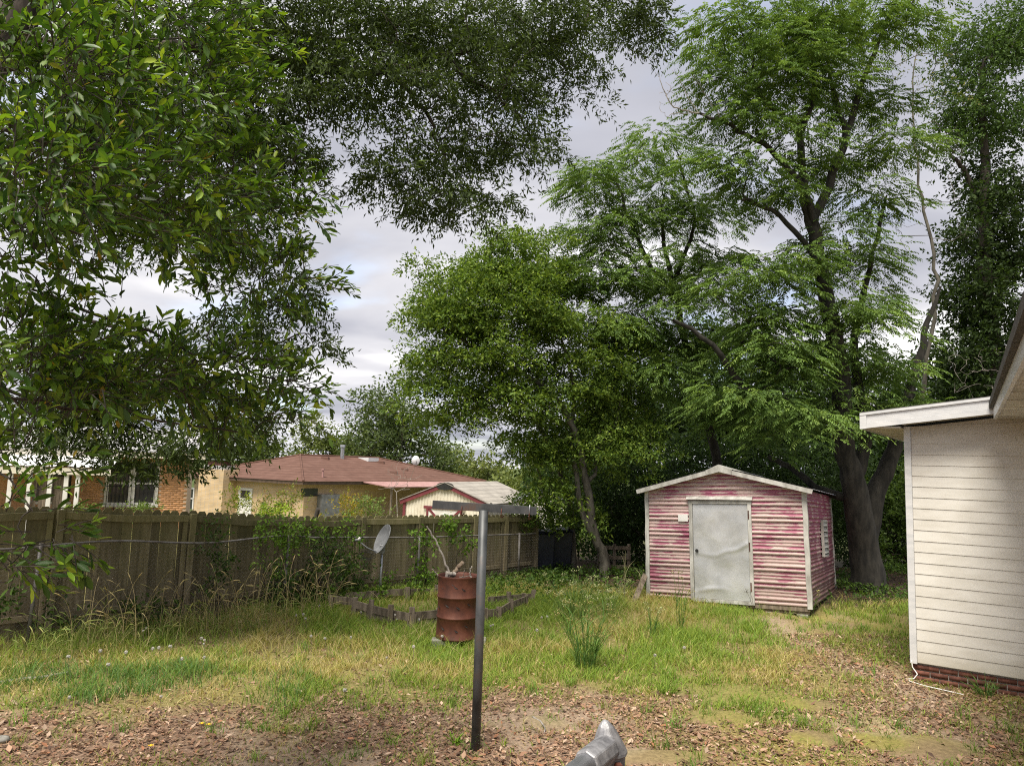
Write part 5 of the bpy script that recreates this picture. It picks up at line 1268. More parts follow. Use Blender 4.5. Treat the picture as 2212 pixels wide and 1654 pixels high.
sk.limb([at(1760, 1050, 17.6), at(1690, 1000, 18.2), at(1660, 985, 18.4)], .11, .05, tr[-5], wob=.02)
# dead grey twigs on the left
dead = Skel(); d0 = dead.path([at(1560, 265, 16.1), at(1510, 245, 16.0)], [.028, .024])
dd = dead.limb([at(1480, 240, 16), at(1450, 225, 15.9), at(1430, 180, 15.9), at(1420, 160, 15.9)], .02, .005, d0[-1], wob=.015)
dead.limb([at(1490, 215, 16), at(1470, 170, 16), at(1455, 150, 16)], .014, .004, d0[-1], wob=.02)
dead.limb([at(1530, 215, 16), at(1500, 160, 16), at(1498, 140, 16)], .014, .004, d0[0], wob=.02)
dead.limb([at(1455, 245, 15.9), at(1440, 250, 15.9), at(1425, 235, 15.9)], .01, .004, dd[2], wob=.015)
dead.connect(np.array([at(1415 + 120 * rng.random(), 145 + 90 * rng.random(), 15.9 + .3 * rng.random()) for _ in range(34)]), .25, .1)
lb = lob([(1580, 60, 16.3, .9, 1.1, .7), (1700, 40, 16.5, 1.1, 1.3, .8), (1820, 40, 16.8, 1.0, 1.2, .8), (1930, 60, 17.1, .8, 1, .6), (1640, 160, 16.3, 1.1, 1.2, .7), (1760, 160, 16.6, 1.0, 1.2, .7), (1870, 190, 17, .9, 1, .6), (1560, 160, 16.1, .5, .7, .4), (1600, 260, 16.2, .7, .8, .5), (1840, 320, 17, .8, 1, .5), (1930, 310, 17.2, .55, .8, .5), (1700, 310, 16.4, .7, .8, .4), (1660, 400, 16.3, .8, .9, .4), (1590, 360, 16.1, .6, .7, .4), (1530, 330, 16, .45, .6, .3),
          (1860, 420, 17.2, .75, .9, .4), (1680, 560, 16.4, 1.0, 1.1, .5), (1800, 520, 16.8, .9, 1, .45), (1900, 560, 17.4, .6, .8, .5), (1600, 620, 16.2, .9, 1, .45), (1720, 660, 16.4, 1.2, 1.2, .5), (1850, 680, 17, .9, 1, .6), (1640, 740, 16.2, 1.0, 1.1, .5), (1780, 780, 16.5, 1.1, 1.2, .55), (1910, 780, 17.3, .6, .8, .5), (1600, 840, 16, .9, 1, .45), (1720, 870, 16.3, 1.0, 1.1, .5), (1840, 870, 16.8, .7, .9, .36), (1930, 900, 17.2, .55, .7, .3), (1990, 870, 17.6, .45, .6, .25), (1680, 930, 16.2, .6, .7, .3)])
chinaberry(t, base, lb, sk, 3.6, 46, M['bark_chin'])
skel_parts(dead, t, base, M['bark_pale'], M['bark_pale'], .006, .4, 5)

base = put(at(1560, 1225, 20)); t = empty('spreading_chinaberry_tree', base, 'feathery leaved tree with rounded top rising behind the laurel', 'tree')
sk = Skel()
tr = sk.limb([base - UP * .3, at(1560, 1100, 20), at(1540, 950, 19.8), at(1500, 800, 19.5), at(1460, 650, 19.3), at(1430, 500, 19.3), at(1435, 420, 19.3)], .17, .025, wob=.03)
sk.limb([at(1400, 560, 19), at(1350, 450, 19), at(1330, 380, 19)], .07, .03, tr[16], wob=.03); sk.limb([at(1500, 480, 19.6), at(1470, 360, 19.5)], .06, .03, tr[17], wob=.03)
lb = lob([(1330, 360, 19, .9, 1.1, .7), (1430, 330, 19.4, .9, 1, .65), (1270, 410, 18.8, .65, .8, .5), (1300, 490, 18.8, 1.0, 1.1, .7), (1420, 450, 19.3, 1.1, 1.2, .8), (1520, 460, 19.6, .8, 1, .7), (1360, 580, 18.8, 1.2, 1.2, .8), (1490, 590, 19.4, 1.1, 1.2, .9), (1570, 560, 19.6, .55, .7, .5), (1280, 590, 18.6, .8, .9, .6), (1420, 700, 18.6, 1.2, 1.2, .7), (1320, 700, 18.4, .9, 1, .6), (1530, 720, 19.2, 1.0, 1.1, .8), (1400, 800, 18.4, .9, 1, .5), (1500, 850, 19, 1, 1, .7), (1580, 900, 19.4, .9, 1, .6)])
chinaberry(t, base, lb, sk, 3.6, 44, M['bark_chin'])

# --- thin half-dead tree -------------------------------------------------------
base = put((11.4, 20.5)); t = empty('thin_half_dead_tree', base, 'thin grey half bare tree right of the tall feathery tree', 'tree')
sk = Skel(); q = 20.0
tr = sk.limb([base - UP * .3, at(1985, 950, 20.3), at(1998, 820, q), at(2018, 640, q), at(2012, 520, q), at(1985, 400, q), at(1972, 280, q), at(1975, 180, q), at(1985, 90, q)], .075, .012, wob=.04)
T = [];
for k in range(120):
    y = 120 + 480 * rng.random(); s_ = rng.choice([-1, 1]); T.append(at(np.interp(y, [90, 280, 400, 520, 640], [1985, 972 + 1000, 1985, 2012, 2018]) + s_ * (25 + 75 * rng.random()), y - 40 - 60 * rng.random(), q + rng.normal() * .6))
sk.connect(np.array(T), .4, .12); skel_parts(sk, t, base, M['bark_grey'], None, .0065, .42, 8)
P, O = lobe_points(lob([(1960, 150, q, .9, .8, .7), (2000, 60, q, .9, .8, .6), (1900, 290, q, .4, .5, .3), (2050, 200, q, .4, .5, .5)]), 3, .3)
B, D = twigs_from(P, O, 5, (.25, .25, .2), 0, .9); crown_part(t, base, twig_leaves(B, D, 6, .25, .08, .035, [(.17, .19, .05), (.11, .15, .04), (.22, .2, .06)], [2, 2, 1]), M['leaf'])

# --- dark vine-hung tree on the right --------------------------------------------
base = put((14.6, 21.0)); t = empty('dark_ivy_clad_tree', base, 'dark dense ivy clad tree rising above the white house roof', 'tree')
sk = Skel(); q = 20.5
tr = sk.limb([base - UP * .3, at(2150, 900, q), at(2135, 700, q), at(2120, 500, q), at(2130, 350, q), at(2120, 200, q), at(2125, 130, q)], .3, .04, wob=.04)
sk.limb([at(2170, 600, q), at(2212, 530, q)], .12, .06, tr[8]); sk.limb([at(2090, 380, q), at(2060, 340, q - .2), at(2045, 300, q - .3)], .09, .03, tr[13])
lb = lob([(2130, 110, q, 1.1, 1.2, .9), (2200, 60, q, 1.1, 1, .9), (2090, 230, q, .8, .9, .8), (2180, 250, q, 1.2, 1.1, .9), (2080, 300, q, .5, .7, .6), (2170, 400, q, 1.1, 1.1, .9), (2120, 510, q, .9, 1, .8), (2200, 560, q, 1, 1, .9), (2110, 640, q, .9, 1, .9), (2180, 720, q, 1.1, 1, .9), (2080, 760, q, .7, .9, .7), (2130, 850, q, 1.0, 1, .7), (2060, 850, q, .6, .8, .5), (2080, 920, q, .8, .8, .5)])
P, O = lobe_points(lb, 11, .3); sk.connect(P, .6, .08); skel_parts(sk, t, base, M['bark_dark'], None, .008, .5, 10)
B, D = twigs_from(P, O, 16, (.27, .27, .22), 0, .8)
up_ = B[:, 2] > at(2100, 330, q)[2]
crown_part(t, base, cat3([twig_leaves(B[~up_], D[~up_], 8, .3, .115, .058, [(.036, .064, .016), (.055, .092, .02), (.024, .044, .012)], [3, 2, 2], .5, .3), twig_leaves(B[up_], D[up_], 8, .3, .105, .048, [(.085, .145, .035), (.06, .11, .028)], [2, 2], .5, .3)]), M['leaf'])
# tangle of dead vines by its foot
sk = Skel(); p0 = at(2110, 900, 19.2); sk.path([p0, p0 + UP * .2], [.02, .018])
sk.connect(np.array([at(2040 + 160 * rng.random(), 740 + 150 * rng.random(), 19 + .5 * rng.random()) for _ in range(70)]), .3, .22)
mb = MB()
for ids in sk.paths: mb.tube(np.array(sk.p)[ids], np.linspace(.007, .003, len(ids)), 4, cap=False)
o = mb.build('vine_tangle', M['bark_pale'], None, True); tag(o, 'tangle of bare grey vines above the white house roof', 'vine', None, 'stuff')

# --- understorey shrubs and hedge behind the shed ----------------------------------
def shrub(name, label, cat, base, lobes, n, leaf, cols, w, mat='leaf', boughs=7, per=6, spread=(.18, .18, .14), tl=.22, up=.25, stems=True, group=None, bark='bark_dark', rt=.006):
    r = empty(name, base, label, cat, group); P, O = lobe_points(lobes, boughs, .35)
    if stems:
        sk = Skel(); mid = np.mean(P, 0)
        sk.limb([base - UP * .1, base * .55 + mid * .45], .035, .02, wob=.02); sk.connect(P, .4, .06); skel_parts(sk, r, base, M[bark], None, rt, .45, 6)
    B, D = twigs_from(P, O, per, spread, up, .85); crown_part(r, base, twig_leaves(B, D, n, tl, leaf[0], leaf[1], cols, w, .55, .15, .03), M[mat], 'foliage'); return r
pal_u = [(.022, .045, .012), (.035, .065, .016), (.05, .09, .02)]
for k, (x, Y, h_, wd, lab) in enumerate(((1400, 21.0, 2.6, 1.6, 'dark understorey shrub just left of the pink shed'), (1560, 22.5, 3.6, 2.0, 'dark understorey shrub behind the left half of the pink shed'), (1720, 22.0, 3.4, 1.8, 'dark understorey shrub behind the right half of the pink shed'), (1850, 23.5, 3.2, 2.0, 'dark understorey shrub behind the massive forked trunk'), (1290, 22.0, 2.6, 1.5, 'dark understorey shrub behind the double trunk'), (1960, 22.5, 2.6, 1.5, 'bright understorey shrub between the forked trunk and the white house'), (2090, 24, 3.4, 2.2, 'dark understorey shrub hidden behind the white house'))):
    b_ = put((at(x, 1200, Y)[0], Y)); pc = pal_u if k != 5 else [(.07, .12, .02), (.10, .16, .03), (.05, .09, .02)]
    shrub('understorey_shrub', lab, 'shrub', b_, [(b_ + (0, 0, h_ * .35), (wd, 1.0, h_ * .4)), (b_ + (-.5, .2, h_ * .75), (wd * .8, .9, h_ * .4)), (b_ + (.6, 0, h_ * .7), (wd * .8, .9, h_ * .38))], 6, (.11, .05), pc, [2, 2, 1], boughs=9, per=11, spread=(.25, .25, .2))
# a far hedge of trees closing the gap under the crowns
for k, (x, Y, h_, wd) in enumerate(((1250, 31, 6.5, 2.4), (1400, 32, 9.5, 3.0), (1570, 33, 10.5, 3.2), (1740, 32, 10, 3.0), (1900, 33, 9.0, 3.0), (2120, 34, 10.5, 3.6))):
    b_ = put((at(x, 1200, Y)[0], Y))
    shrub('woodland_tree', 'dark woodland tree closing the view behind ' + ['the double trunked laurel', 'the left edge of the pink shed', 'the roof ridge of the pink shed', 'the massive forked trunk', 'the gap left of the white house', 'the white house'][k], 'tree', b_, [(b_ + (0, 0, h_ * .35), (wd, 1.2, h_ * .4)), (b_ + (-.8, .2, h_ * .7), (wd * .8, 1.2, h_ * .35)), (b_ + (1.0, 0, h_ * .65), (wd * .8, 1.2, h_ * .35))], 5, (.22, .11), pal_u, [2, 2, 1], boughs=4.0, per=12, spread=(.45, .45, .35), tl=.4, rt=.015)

# --- distant trees -------------------------------------------------------------------
def far_tree(name, label, x, ytop, ybot, Y, wpx, cols, seed, leaf=.34, nb=1.0, lobes_n=7, trunk=True):
    r_ = np.random.default_rng(seed); b_ = put((at(x, ybot, Y)[0], Y)); top = at(x, ytop, Y)[2]; wd = wpx * Y / FPX / 2
    root = empty(name, b_, label, 'tree'); L = []
    h_ = top - b_[2]
    for k in range(lobes_n):
        f = .35 + .6 * k / (lobes_n - 1); ww_ = wd * (1.0 - .55 * abs(f - .55) / .45)
        L.append((b_ + np.array([r_.normal() * wd * .38, r_.normal() * wd * .3, h_ * f]), (ww_ * .62, ww_ * .5, h_ * .15)))
    P, O = lobe_points(L, 2.2 * nb, .5); sk = Skel(); sk.limb([b_ - UP * .2, b_ + (0.1, 0, h_ * .4), b_ + (.2, 0, h_ * .9)], .02 * h_, .05, wob=.05); sk.connect(P, 1.2, .1); skel_parts(sk, root, b_, M['bark_grey'], None, .02, .45, 6)
    B, D = twigs_from(P, O, 9, (.5, .5, .3), .2, .9); crown_part(root, b_, twig_leaves(B, D, 5, .6, leaf, leaf * .5, cols, [2, 2, 1], .6, .1, .08), M['leaf'])
gA = [(.11, .15, .045), (.145, .185, .055), (.075, .105, .035)]; gB = [(.14, .18, .05), (.19, .225, .07), (.10, .13, .04)]; gP = [(.085, .125, .045), (.115, .155, .05), (.06, .09, .034)]
far_tree('background_tree', 'distant tree above the left slope of the red roof', 560, 905, 1040, 66, 130, gA, 1)
far_tree('background_tree', 'distant light green tree just left of the roof flue', 680, 912, 1040, 70, 140, gB, 2)
far_tree('background_tree', 'small distant tree directly behind the roof flue', 760, 945, 1040, 74, 90, gP, 3)
far_tree('pine_tree', 'tall distant pine above the right part of the red roof', 860, 852, 1040, 60, 200, gP, 4, .30, 1.3, 10)
far_tree('background_tree', 'distant tree right of the tall pine', 960, 960, 1050, 64, 130, gA, 5)
far_tree('background_tree', 'pale distant tree above the cream barn shed', 1050, 985, 1070, 58, 140, gB, 6)
far_tree('background_tree', 'distant tree just behind the small white shed', 1130, 1015, 1080, 50, 130, gB, 8)
far_tree('background_tree', 'distant tree behind the orange brick house', 470, 890, 1040, 62, 150, gP, 7)
far_tree('background_tree', 'distant dark tree behind the porch', 200, 900, 1040, 60, 200, gP, 9)

# --- shrubs behind the wooden fence ----------------------------------------------------
def fshrub(x, ytop, Y, wd, lab, cols, w=(2, 2, 1), leaf=(.11, .045), n=6):
    b_ = put((at(x, 1100, Y)[0], Y)); top = at(x, ytop, Y)[2]; h_ = top - b_[2]
    shrub('garden_shrub', lab, 'shrub', b_, [(b_ + (0, 0, h_ * .45), (wd, wd * .8, h_ * .38)), (b_ + (-wd * .2, 0, h_ * .75), (wd * .75, wd * .6, h_ * .24)), (b_ + (wd * .25, 0, h_ * .7), (wd * .7, wd * .6, h_ * .24))], n, leaf, cols, list(w), boughs=8, per=6, up=.5)
fshrub(505, 1052, 30, .62, 'round yellow green shrub in front of the yellow house door', [(.20, .26, .03), (.28, .30, .04), (.14, .20, .025)])
fshrub(606, 1048, 30, .85, 'tall reddish tipped green shrub left of the yellow wall window', [(.12, .17, .03), (.20, .22, .04), (.26, .15, .05)])
fshrub(600, 1090, 27, .8, 'low bright lime shrub right at the top of the fence', [(.22, .32, .03), (.28, .36, .04), (.18, .26, .03)])
fshrub(742, 1068, 29, .8, 'golden orange tipped shrub before the yellow brick wall', [(.30, .24, .03), (.20, .22, .03), (.36, .24, .04)])
fshrub(800, 1066, 28, .7, 'grey green shrub beside the golden shrub', [(.13, .19, .05), (.18, .24, .07), (.10, .15, .04)])
fshrub(300, 1086, 23, .8, 'leafy shrub below the barred window of the orange house', [(.11, .17, .04), (.16, .22, .05), (.08, .13, .03)])
fshrub(180, 1092, 22, .6, 'small leafy shrub beside the white porch post', [(.11, .17, .04), (.16, .22, .05), (.08, .13, .03)])
# bare crape myrtle behind the fence
b_ = put((at(862, 1100, 30)[0], 30)); r = empty('bare_sapling', b_, 'leafless many stemmed sapling left of the cream barn shed', 'tree'); sk = Skel(); sk.path([b_, b_ + UP * .4], [.05, .045])
sk.connect(np.array([at(862 + rng.normal() * 16, 985 + 80 * rng.random(), 30 + rng.normal() * .4) for _ in range(60)]), .5, .08); skel_parts(sk, r, b_, M['bark_pale'], None, .007, .4, 5)
# leaning pole and board tops behind the fence
branch('leaning_post', [(672, 1150), (688, 1098)], 16.8, .05, .05, 'broken dark post leaning above the wooden fence', 'bark_dark', 0.0, 'post')
branch('leaning_post', [(1045 - 8, 1130), (1062 - 0, 1086)], 24, .05, .04, 'thin leaning stake behind the cream barn shed corner', 'bark_dark', 0.0, 'post')

# --- vines on the fences -------------------------------------------------------------------
pal_v = [(.045, .085, .018), (.07, .125, .022), (.03, .055, .014)]; pal_vl = [(.10, .19, .025), (.15, .25, .03), (.07, .13, .02)]
def fp3(x, y, off=.3):
    return on_plane(x, y, np.array([FA[0], FA[1], 0]) + np.array([FN[0], FN[1], 0]) * off, np.array([FN[0], FN[1], 0]))
def vine(name, lab, px, cols, nb=12, leaf=(.065, .034), off=.33, per=5, cat='vine'):
    b_ = put(fp3(px[0][0], 1300, off)); lobes = [(fp3(x, y, off), (rx, .13 + .06 * rng.random(), rz)) for x, y, rx, rz in px]
    return shrub(name, lab, cat, b_, lobes, 6, leaf, cols, [2, 2, 1], boughs=nb * 3.0, per=per, spread=(.07, .07, .07), tl=.16, up=.1, rt=.0035)
vine('climbing_vine', 'sparse climbing vine beside the second chain link post', [(475, 1140, .12, .16), (470, 1200, .10, .2), (460, 1265, .12, .15), (490, 1230, .14, .2)], pal_v, 10)
vine('climbing_vine', 'bright green vine climbing over the middle of the wooden fence', [(600, 1130, .22, .16), (588, 1175, .26, .2), (600, 1220, .25, .2), (570, 1150, .14, .14), (620, 1160, .16, .2)], pal_vl, 14)
vine('fence_shrub', 'dense dark shrub growing through the chain link left of the dish', [(690, 1240, .5, .30), (735, 1210, .42, .26), (650, 1265, .4, .2), (760, 1250, .35, .3), (715, 1170, .3, .2), (600, 1270, .35, .2)], pal_v, 13, (.075, .032), .42, 6, 'shrub')
vine('climbing_vine', 'light vine tips on the fence above the dark shrub', [(680, 1150, .16, .13), (745, 1145, .2, .12), (640, 1150, .12, .14), (770, 1165, .12, .1)], pal_vl, 12, (.07, .032), .36)
vine('climbing_vine', 'leafy vine on the fence left of the rusty barrel', [(925, 1195, .3, .2), (915, 1235, .3, .2), (930, 1270, .3, .16), (905, 1165, .14, .14)], pal_vl, 12, (.08, .04), .4)
vine('climbing_vine', 'bright sprig of vine between the barrel stick and clothesline post', [(985, 1150, .26, .12), (1010, 1165, .2, .1), (965, 1135, .12, .1)], pal_vl, 13, (.085, .042), .36)
vine('climbing_vine', 'small vine at the foot of the far left fence', [(130, 1330, .25, .12), (270, 1330, .3, .12), (350, 1325, .3, .1), (20, 1300, .2, .15)], pal_v, 12, (.06, .04), .5)
vine('fence_shrub', 'low leafy growth at the foot of the satellite dish', [(860, 1272, .5, .16), (800, 1285, .5, .14), (910, 1290, .4, .12), (740, 1292, .5, .12)], pal_vl, 12, (.075, .04), .6, 5, 'shrub')

# ------------------------------------------------------------------ grass
def blades(x, y, h_, w_, lean, col, name, label, seg=3, dirs=None, head=0.0, z0=None):
    n = len(x); z = zg(x, y) if z0 is None else z0
    a = rng.random(n) * 2 * math.pi if dirs is None else dirs
    d = np.stack([np.cos(a), np.sin(a), np.zeros(n)], 1); s_ = np.stack([-np.sin(a + rng.normal(size=n) * .9), np.cos(a + rng.normal(size=n) * .9), np.zeros(n)], 1)
    P = np.stack([x, y, z - 0.01], 1); V = []
    for k in range(seg + 1):
        t = k / seg
        ctr = P + UP * (h_ * t * (1 - .28 * lean * t))[:, None] + d * (h_ * lean * t * t)[:, None]
        ww_ = w_ * (1 - .75 * t) if k < seg else 0 * w_
        if k < seg: V += [ctr - s_ * (ww_ / 2)[:, None], ctr + s_ * (ww_ / 2)[:, None]]
        else: V.append(ctr)
    V = np.stack(V, 1); m_ = V.shape[1]; i = np.arange(n)[:, None] * m_; F = []
    for k in range(seg - 1): F += [i + np.array([2 * k, 2 * k + 1, 2 * k + 3]), i + np.array([2 * k, 2 * k + 3, 2 * k + 2])]
    F.append(i + np.array([2 * seg - 2, 2 * seg - 1, 2 * seg]))
    o = obj_np(name, V.reshape(-1, 3), np.concatenate(F), M['grass'], None, np.repeat(col, m_, 0)); tag(o, label, 'grass', None, 'stuff'); return o
def scatter(n, x0, x1, y0, y1, dens):
    x = x0 + (x1 - x0) * rng.random(n); y = y0 + (y1 - y0) * rng.random(n)
    keep = (np.abs(x) < .76 * y + .8) & (rng.random(n) < dens(x, y))
    side = (x - FA[0]) * FN[0] + (y - FA[1]) * FN[1]
    keep &= side > 0.02
    hx = (x - HO[0]) * HU[0] + (y - HO[1]) * HU[1]; hv = (x - HO[0]) * HV[0] + (y - HO[1]) * HV[1]
    keep &= ~((hx > -0.0) & (hv > -0.0))
    sx = (x - SO[0]) * fx[0] + (y - SO[1]) * fx[1]; sy = (x - SO[0]) * fy[0] + (y - SO[1]) * fy[1]
    keep &= ~((sx > -SW - .05) & (sx < .05) & (sy > 0.0) & (sy < SD))
    return x[keep], y[keep]
BLUE = on_z(330, 1478)
def bluep(x, y): return smooth(.30, 1.0, np.exp(-(((x - BLUE[0]) / 2.0) ** 2 + ((y - BLUE[1]) / 1.05) ** 2)) + 1.3 * (fbm(x, y, 1.6, 77) - .5))
def gd(x, y):
    g, path, wood, moss, bare = zones(x, y); tuft = smooth(.52, .66, fbm(x, y, 2.2, 51))
    tuft = np.maximum(tuft, .9 * smooth(.5, .62, fbm(x, y, .9, 58)))
    return np.clip((g * (.13 + .87 * tuft) + .24 * tuft + .03 + .30 * bluep(x, y)) * (1 - path * .85) * (1 - wood * .8) * (1 - moss * .6), 0, 1)
x, y = scatter(290000, -9, 9, 6.0, 16.5, gd)
g = zones(x, y)[0]; dry = fbm(x, y, .8, 91) + .25 * (rng.random(len(x)) - .5); bl = bluep(x, y)
green = colours(len(x), [(.20, .30, .05), (.28, .36, .06), (.14, .23, .035)], [2, 2, 1.2]); tan = colours(len(x), [(.44, .36, .15), (.54, .45, .22), (.38, .36, .11)], [2, 1, 2.4])
f_ = smooth(.44, .70, dry)[:, None]; c = green * (1 - f_) + tan * f_; pick = rng.random((len(x), 1)) < f_; c = np.where(pick, tan, green); c = np.where((bl > rng.random(len(x)) * .9 + .08)[:, None], colours(len(x), [(.10, .19, .055), (.13, .23, .055), (.19, .28, .05)], [2, 2, 1]), c)
h_ = (1 - .45 * np.exp(-(((x + 1.2) / 1.9) ** 2 + ((y - 12.9) / 1.0) ** 2))) * (1 - .5 * np.exp(-(((x - 4.3) / 2.0) ** 2 + ((y - 14.2) / 1.0) ** 2))) * (.05 + .10 * g * rng.random(len(x)) + .045 * rng.random(len(x))) * (1 + .5 * smooth(9.5, 12, y)) * (1 + .5 * bl)
blades(x, y, h_, .0055 + .004 * rng.random(len(x)) + .0003 * y, .25 + .9 * rng.random(len(x)), c, 'grass', 'short patchy green and yellow grass covering the yard')
# thin straw mat lying in the grass
x, y = scatter(90000, -9, 9, 6.0, 15, lambda x, y: .25 + .6 * zones(x, y)[0] * smooth(.38, .6, fbm(x, y, .8, 91)))
blades(x, y, .05 + .07 * rng.random(len(x)), np.full(len(x), .005), 1.6 + .9 * rng.random(len(x)), colours(len(x), [(.42, .32, .17), (.52, .42, .24), (.34, .24, .13)], [2, 1, 1]), 'dry_grass', 'dead straw coloured grass lying low between the green tufts', 2)
# dense green tufts
cx, cy = scatter(900, -7, 7, 6.2, 14, lambda x, y: .12 + .5 * smooth(.5, .65, fbm(x, y, 1.5, 57)))
rep = 26; x = np.repeat(cx, rep) + rng.normal(size=len(cx) * rep) * .045; y = np.repeat(cy, rep) + rng.normal(size=len(cx) * rep) * .045
hh_ = np.repeat(.10 + .14 * rng.random(len(cx)), rep) * (.6 + .6 * rng.random(len(x)))
cc = np.repeat(colours(len(cx), [(.13, .25, .04), (.18, .29, .05), (.24, .30, .06)], [2, 2, 1]), rep, 0)
blades(x, y, hh_, np.full(len(x), .008), .35 + .8 * rng.random(len(x)), cc, 'grass_tufts', 'denser bright green grass tufts dotted over the yard')
# tall dry grass along the fence, each stalk bending with a nodding head
def tallgrass(name, label, xr, n, hr, cols, off=(.5, 1.4), spread=1.0):
    V, F, C = [], [], []
    mb = MB()
    for k in range(n):
        xpx = xr[0] + (xr[1] - xr[0]) * rng.random(); p = fp3(xpx, 1330, off[0] + (off[1] - off[0]) * rng.random()); p = put(p)
        H_ = hr[0] + (hr[1] - hr[0]) * rng.random() ** 1.3; a = rng.random() * 6.28; ln = (.12 + .45 * rng.random()) * H_; d = np.array([math.cos(a), math.sin(a) * .5, 0]) * spread
        t_ = np.linspace(0, 1, 8); pts = p + UP * (H_ * (t_ - .08 * t_ ** 4))[:, None] + d * (ln * t_ ** 2.2)[:, None] - UP * (ln * .25 * t_ ** 5)[:, None]
        c_ = tuple(colours(1, cols, [1] * len(cols))[0]); mb.tube(pts, np.linspace(.0042, .002, 8), 3, cap=False, c=c_)
        hd = unit(pts[-1] - pts[-2]); mb.tube([pts[-1] - hd * .02, pts[-1] + hd * .03, pts[-1] + hd * .08 - UP * .01, pts[-1] + hd * .12 - UP * .025], [.001, .0075, .006, .001], 4, cap=False, c=tuple(min(1, q * 1.15) for q in c_))
        if rng.random() < .6:
            j = rng.integers(1, 4); e_ = pts[j] + np.array([rng.normal() * .1, rng.normal() * .06, .05 + .1 * rng.random()]); e2 = e_ + (e_ - pts[j]) * .7 - UP * .07
            mb.tube([pts[j], e_, e2], [.003, .004, .0008], 3, cap=False, c=c_)
    o = mb.build(name, M['grass'], None, colors=True); tag(o, label, 'grass', None, 'stuff')
straw = [(.46, .38, .20), (.56, .46, .26), (.38, .34, .15)]; grn = [(.22, .26, .07), (.30, .30, .10), (.16, .22, .05)]
tallgrass('tall_dry_grass', 'tall straw coloured grass stalks standing along the wooden fence', (150, 720), 130, (.45, 1.15), straw)
tallgrass('tall_green_grass', 'tall arching green grass in front of the wooden fence', (60, 760), 240, (.22, .6), grn, (.45, 1.7))
# long soft meadow grass filling the fence foot and around the barrel
def gd2(x, y):
    side = (x - FA[0]) * FN[0] + (y - FA[1]) * FN[1]; a = smooth(2.1, .7, side) * smooth(1.5, .0, x); b = np.exp(-(((x + .6) / 1.2) ** 2 + ((y - 11.2) / .9) ** 2)); c_ = np.exp(-(((x - 1.3) / 1.5) ** 2 + ((y - 13.2) / 1.3) ** 2)); e_ = np.exp(-(((x - 4.3) / 1.6) ** 2 + ((y - 13.6) / .8) ** 2))
    return np.clip(a * .8 + b * .5 + c_ * .8 + e_ * .12, 0, 1) * (.35 + .65 * smooth(.4, .6, fbm(x, y, 2, 33))) * (1 - .9 * np.exp(-(((x + 1.5) / 1.9) ** 2 + ((y - 13.2) / 1.0) ** 2)))
x, y = scatter(60000, -8, 7, 8.5, 17, gd2)
dry = fbm(x, y, .9, 191) + .3 * (rng.random(len(x)) - .5) + .10 * smooth(-3, -5, x); c = np.where((dry > .62)[:, None], colours(len(x), straw, [2, 1, 2]), colours(len(x), [(.21, .30, .05), (.28, .36, .065), (.15, .24, .04)], [2, 2, 1]))
blades(x, y, .16 + .22 * rng.random(len(x)), .006 + .004 * rng.random(len(x)), .4 + .9 * rng.random(len(x)), c, 'meadow_grass', 'knee high soft grass by the fence, barrel and pink shed', 4)

# ------------------------------------------------------------------ leaf litter and moss
def ld(x, y):
    g, path, wood, moss, bare = zones(x, y); return np.clip((1 - g) * (.45 + .9 * fbm(x, y, 1.4, 14)) * (1 - .9 * moss) * (1 - .55 * bare) + .16 * g + .15 * path, 0, 1)
x, y = scatter(125000, -6.5, 7, 5.9, 12.5, ld)
n = len(x); pos = np.stack([x, y, zg(x, y) + .006 + .012 * rng.random(n)], 1)
a = rng.random(n) * 6.283; ax = np.stack([np.cos(a), np.sin(a), rng.normal(size=n) * .25], 1); nr = unit(np.stack([rng.normal(size=n) * .35, rng.normal(size=n) * .35, np.ones(n)], 1)); ll = np.clip(.038 * np.exp(.42 * rng.normal(size=n)), .014, .10)
V, F, k = leaf_rhomb(pos, ax, nr, ll, ll * (.33 + .2 * rng.random(n)), .25, -.12)
lc = colours(n, [(.27, .155, .10), (.36, .235, .16), (.17, .10, .065), (.46, .34, .25), (.33, .155, .085), (.10, .062, .045)], [3, 3, 2.4, 1.2, .5, 1.4], .28)
o = obj_np('leaf_litter', V, F, M['litter'], None, np.repeat(lc, k, 0)); tag(o, 'brown fallen leaves scattered over the bare near ground', 'leaf litter', None, 'stuff')
x, y = scatter(30000, 1, 12, 14.5, 22, lambda x, y: zones(x, y)[2] * .5)
n = len(x); pos = np.stack([x, y, zg(x, y) + .01], 1); a = rng.random(n) * 6.283
V, F, k = leaf_rhomb(pos, np.stack([np.cos(a), np.sin(a), rng.normal(size=n) * .25], 1), unit(np.stack([rng.normal(size=n) * .35, rng.normal(size=n) * .35, np.ones(n)], 1)), .05 + .04 * rng.random(n), .03 + 0 * a, .25, -.12)
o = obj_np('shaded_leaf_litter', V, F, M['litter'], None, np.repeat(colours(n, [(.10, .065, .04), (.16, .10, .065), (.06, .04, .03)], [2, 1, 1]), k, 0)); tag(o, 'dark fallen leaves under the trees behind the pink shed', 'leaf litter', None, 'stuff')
x, y = scatter(110000, -1, 6, 6, 11, lambda x, y: zones(x, y)[3] * smooth(.3, .6, fbm(x, y, 14, 171)))
blades(x, y, .012 + .02 * rng.random(len(x)), np.full(len(x), .006), .3 + rng.random(len(x)), colours(len(x), [(.27, .28, .03), (.21, .22, .03), (.35, .34, .05)], [2, 2, 1]), 'moss', 'yellow green moss patches on the bare ground at right', 2)
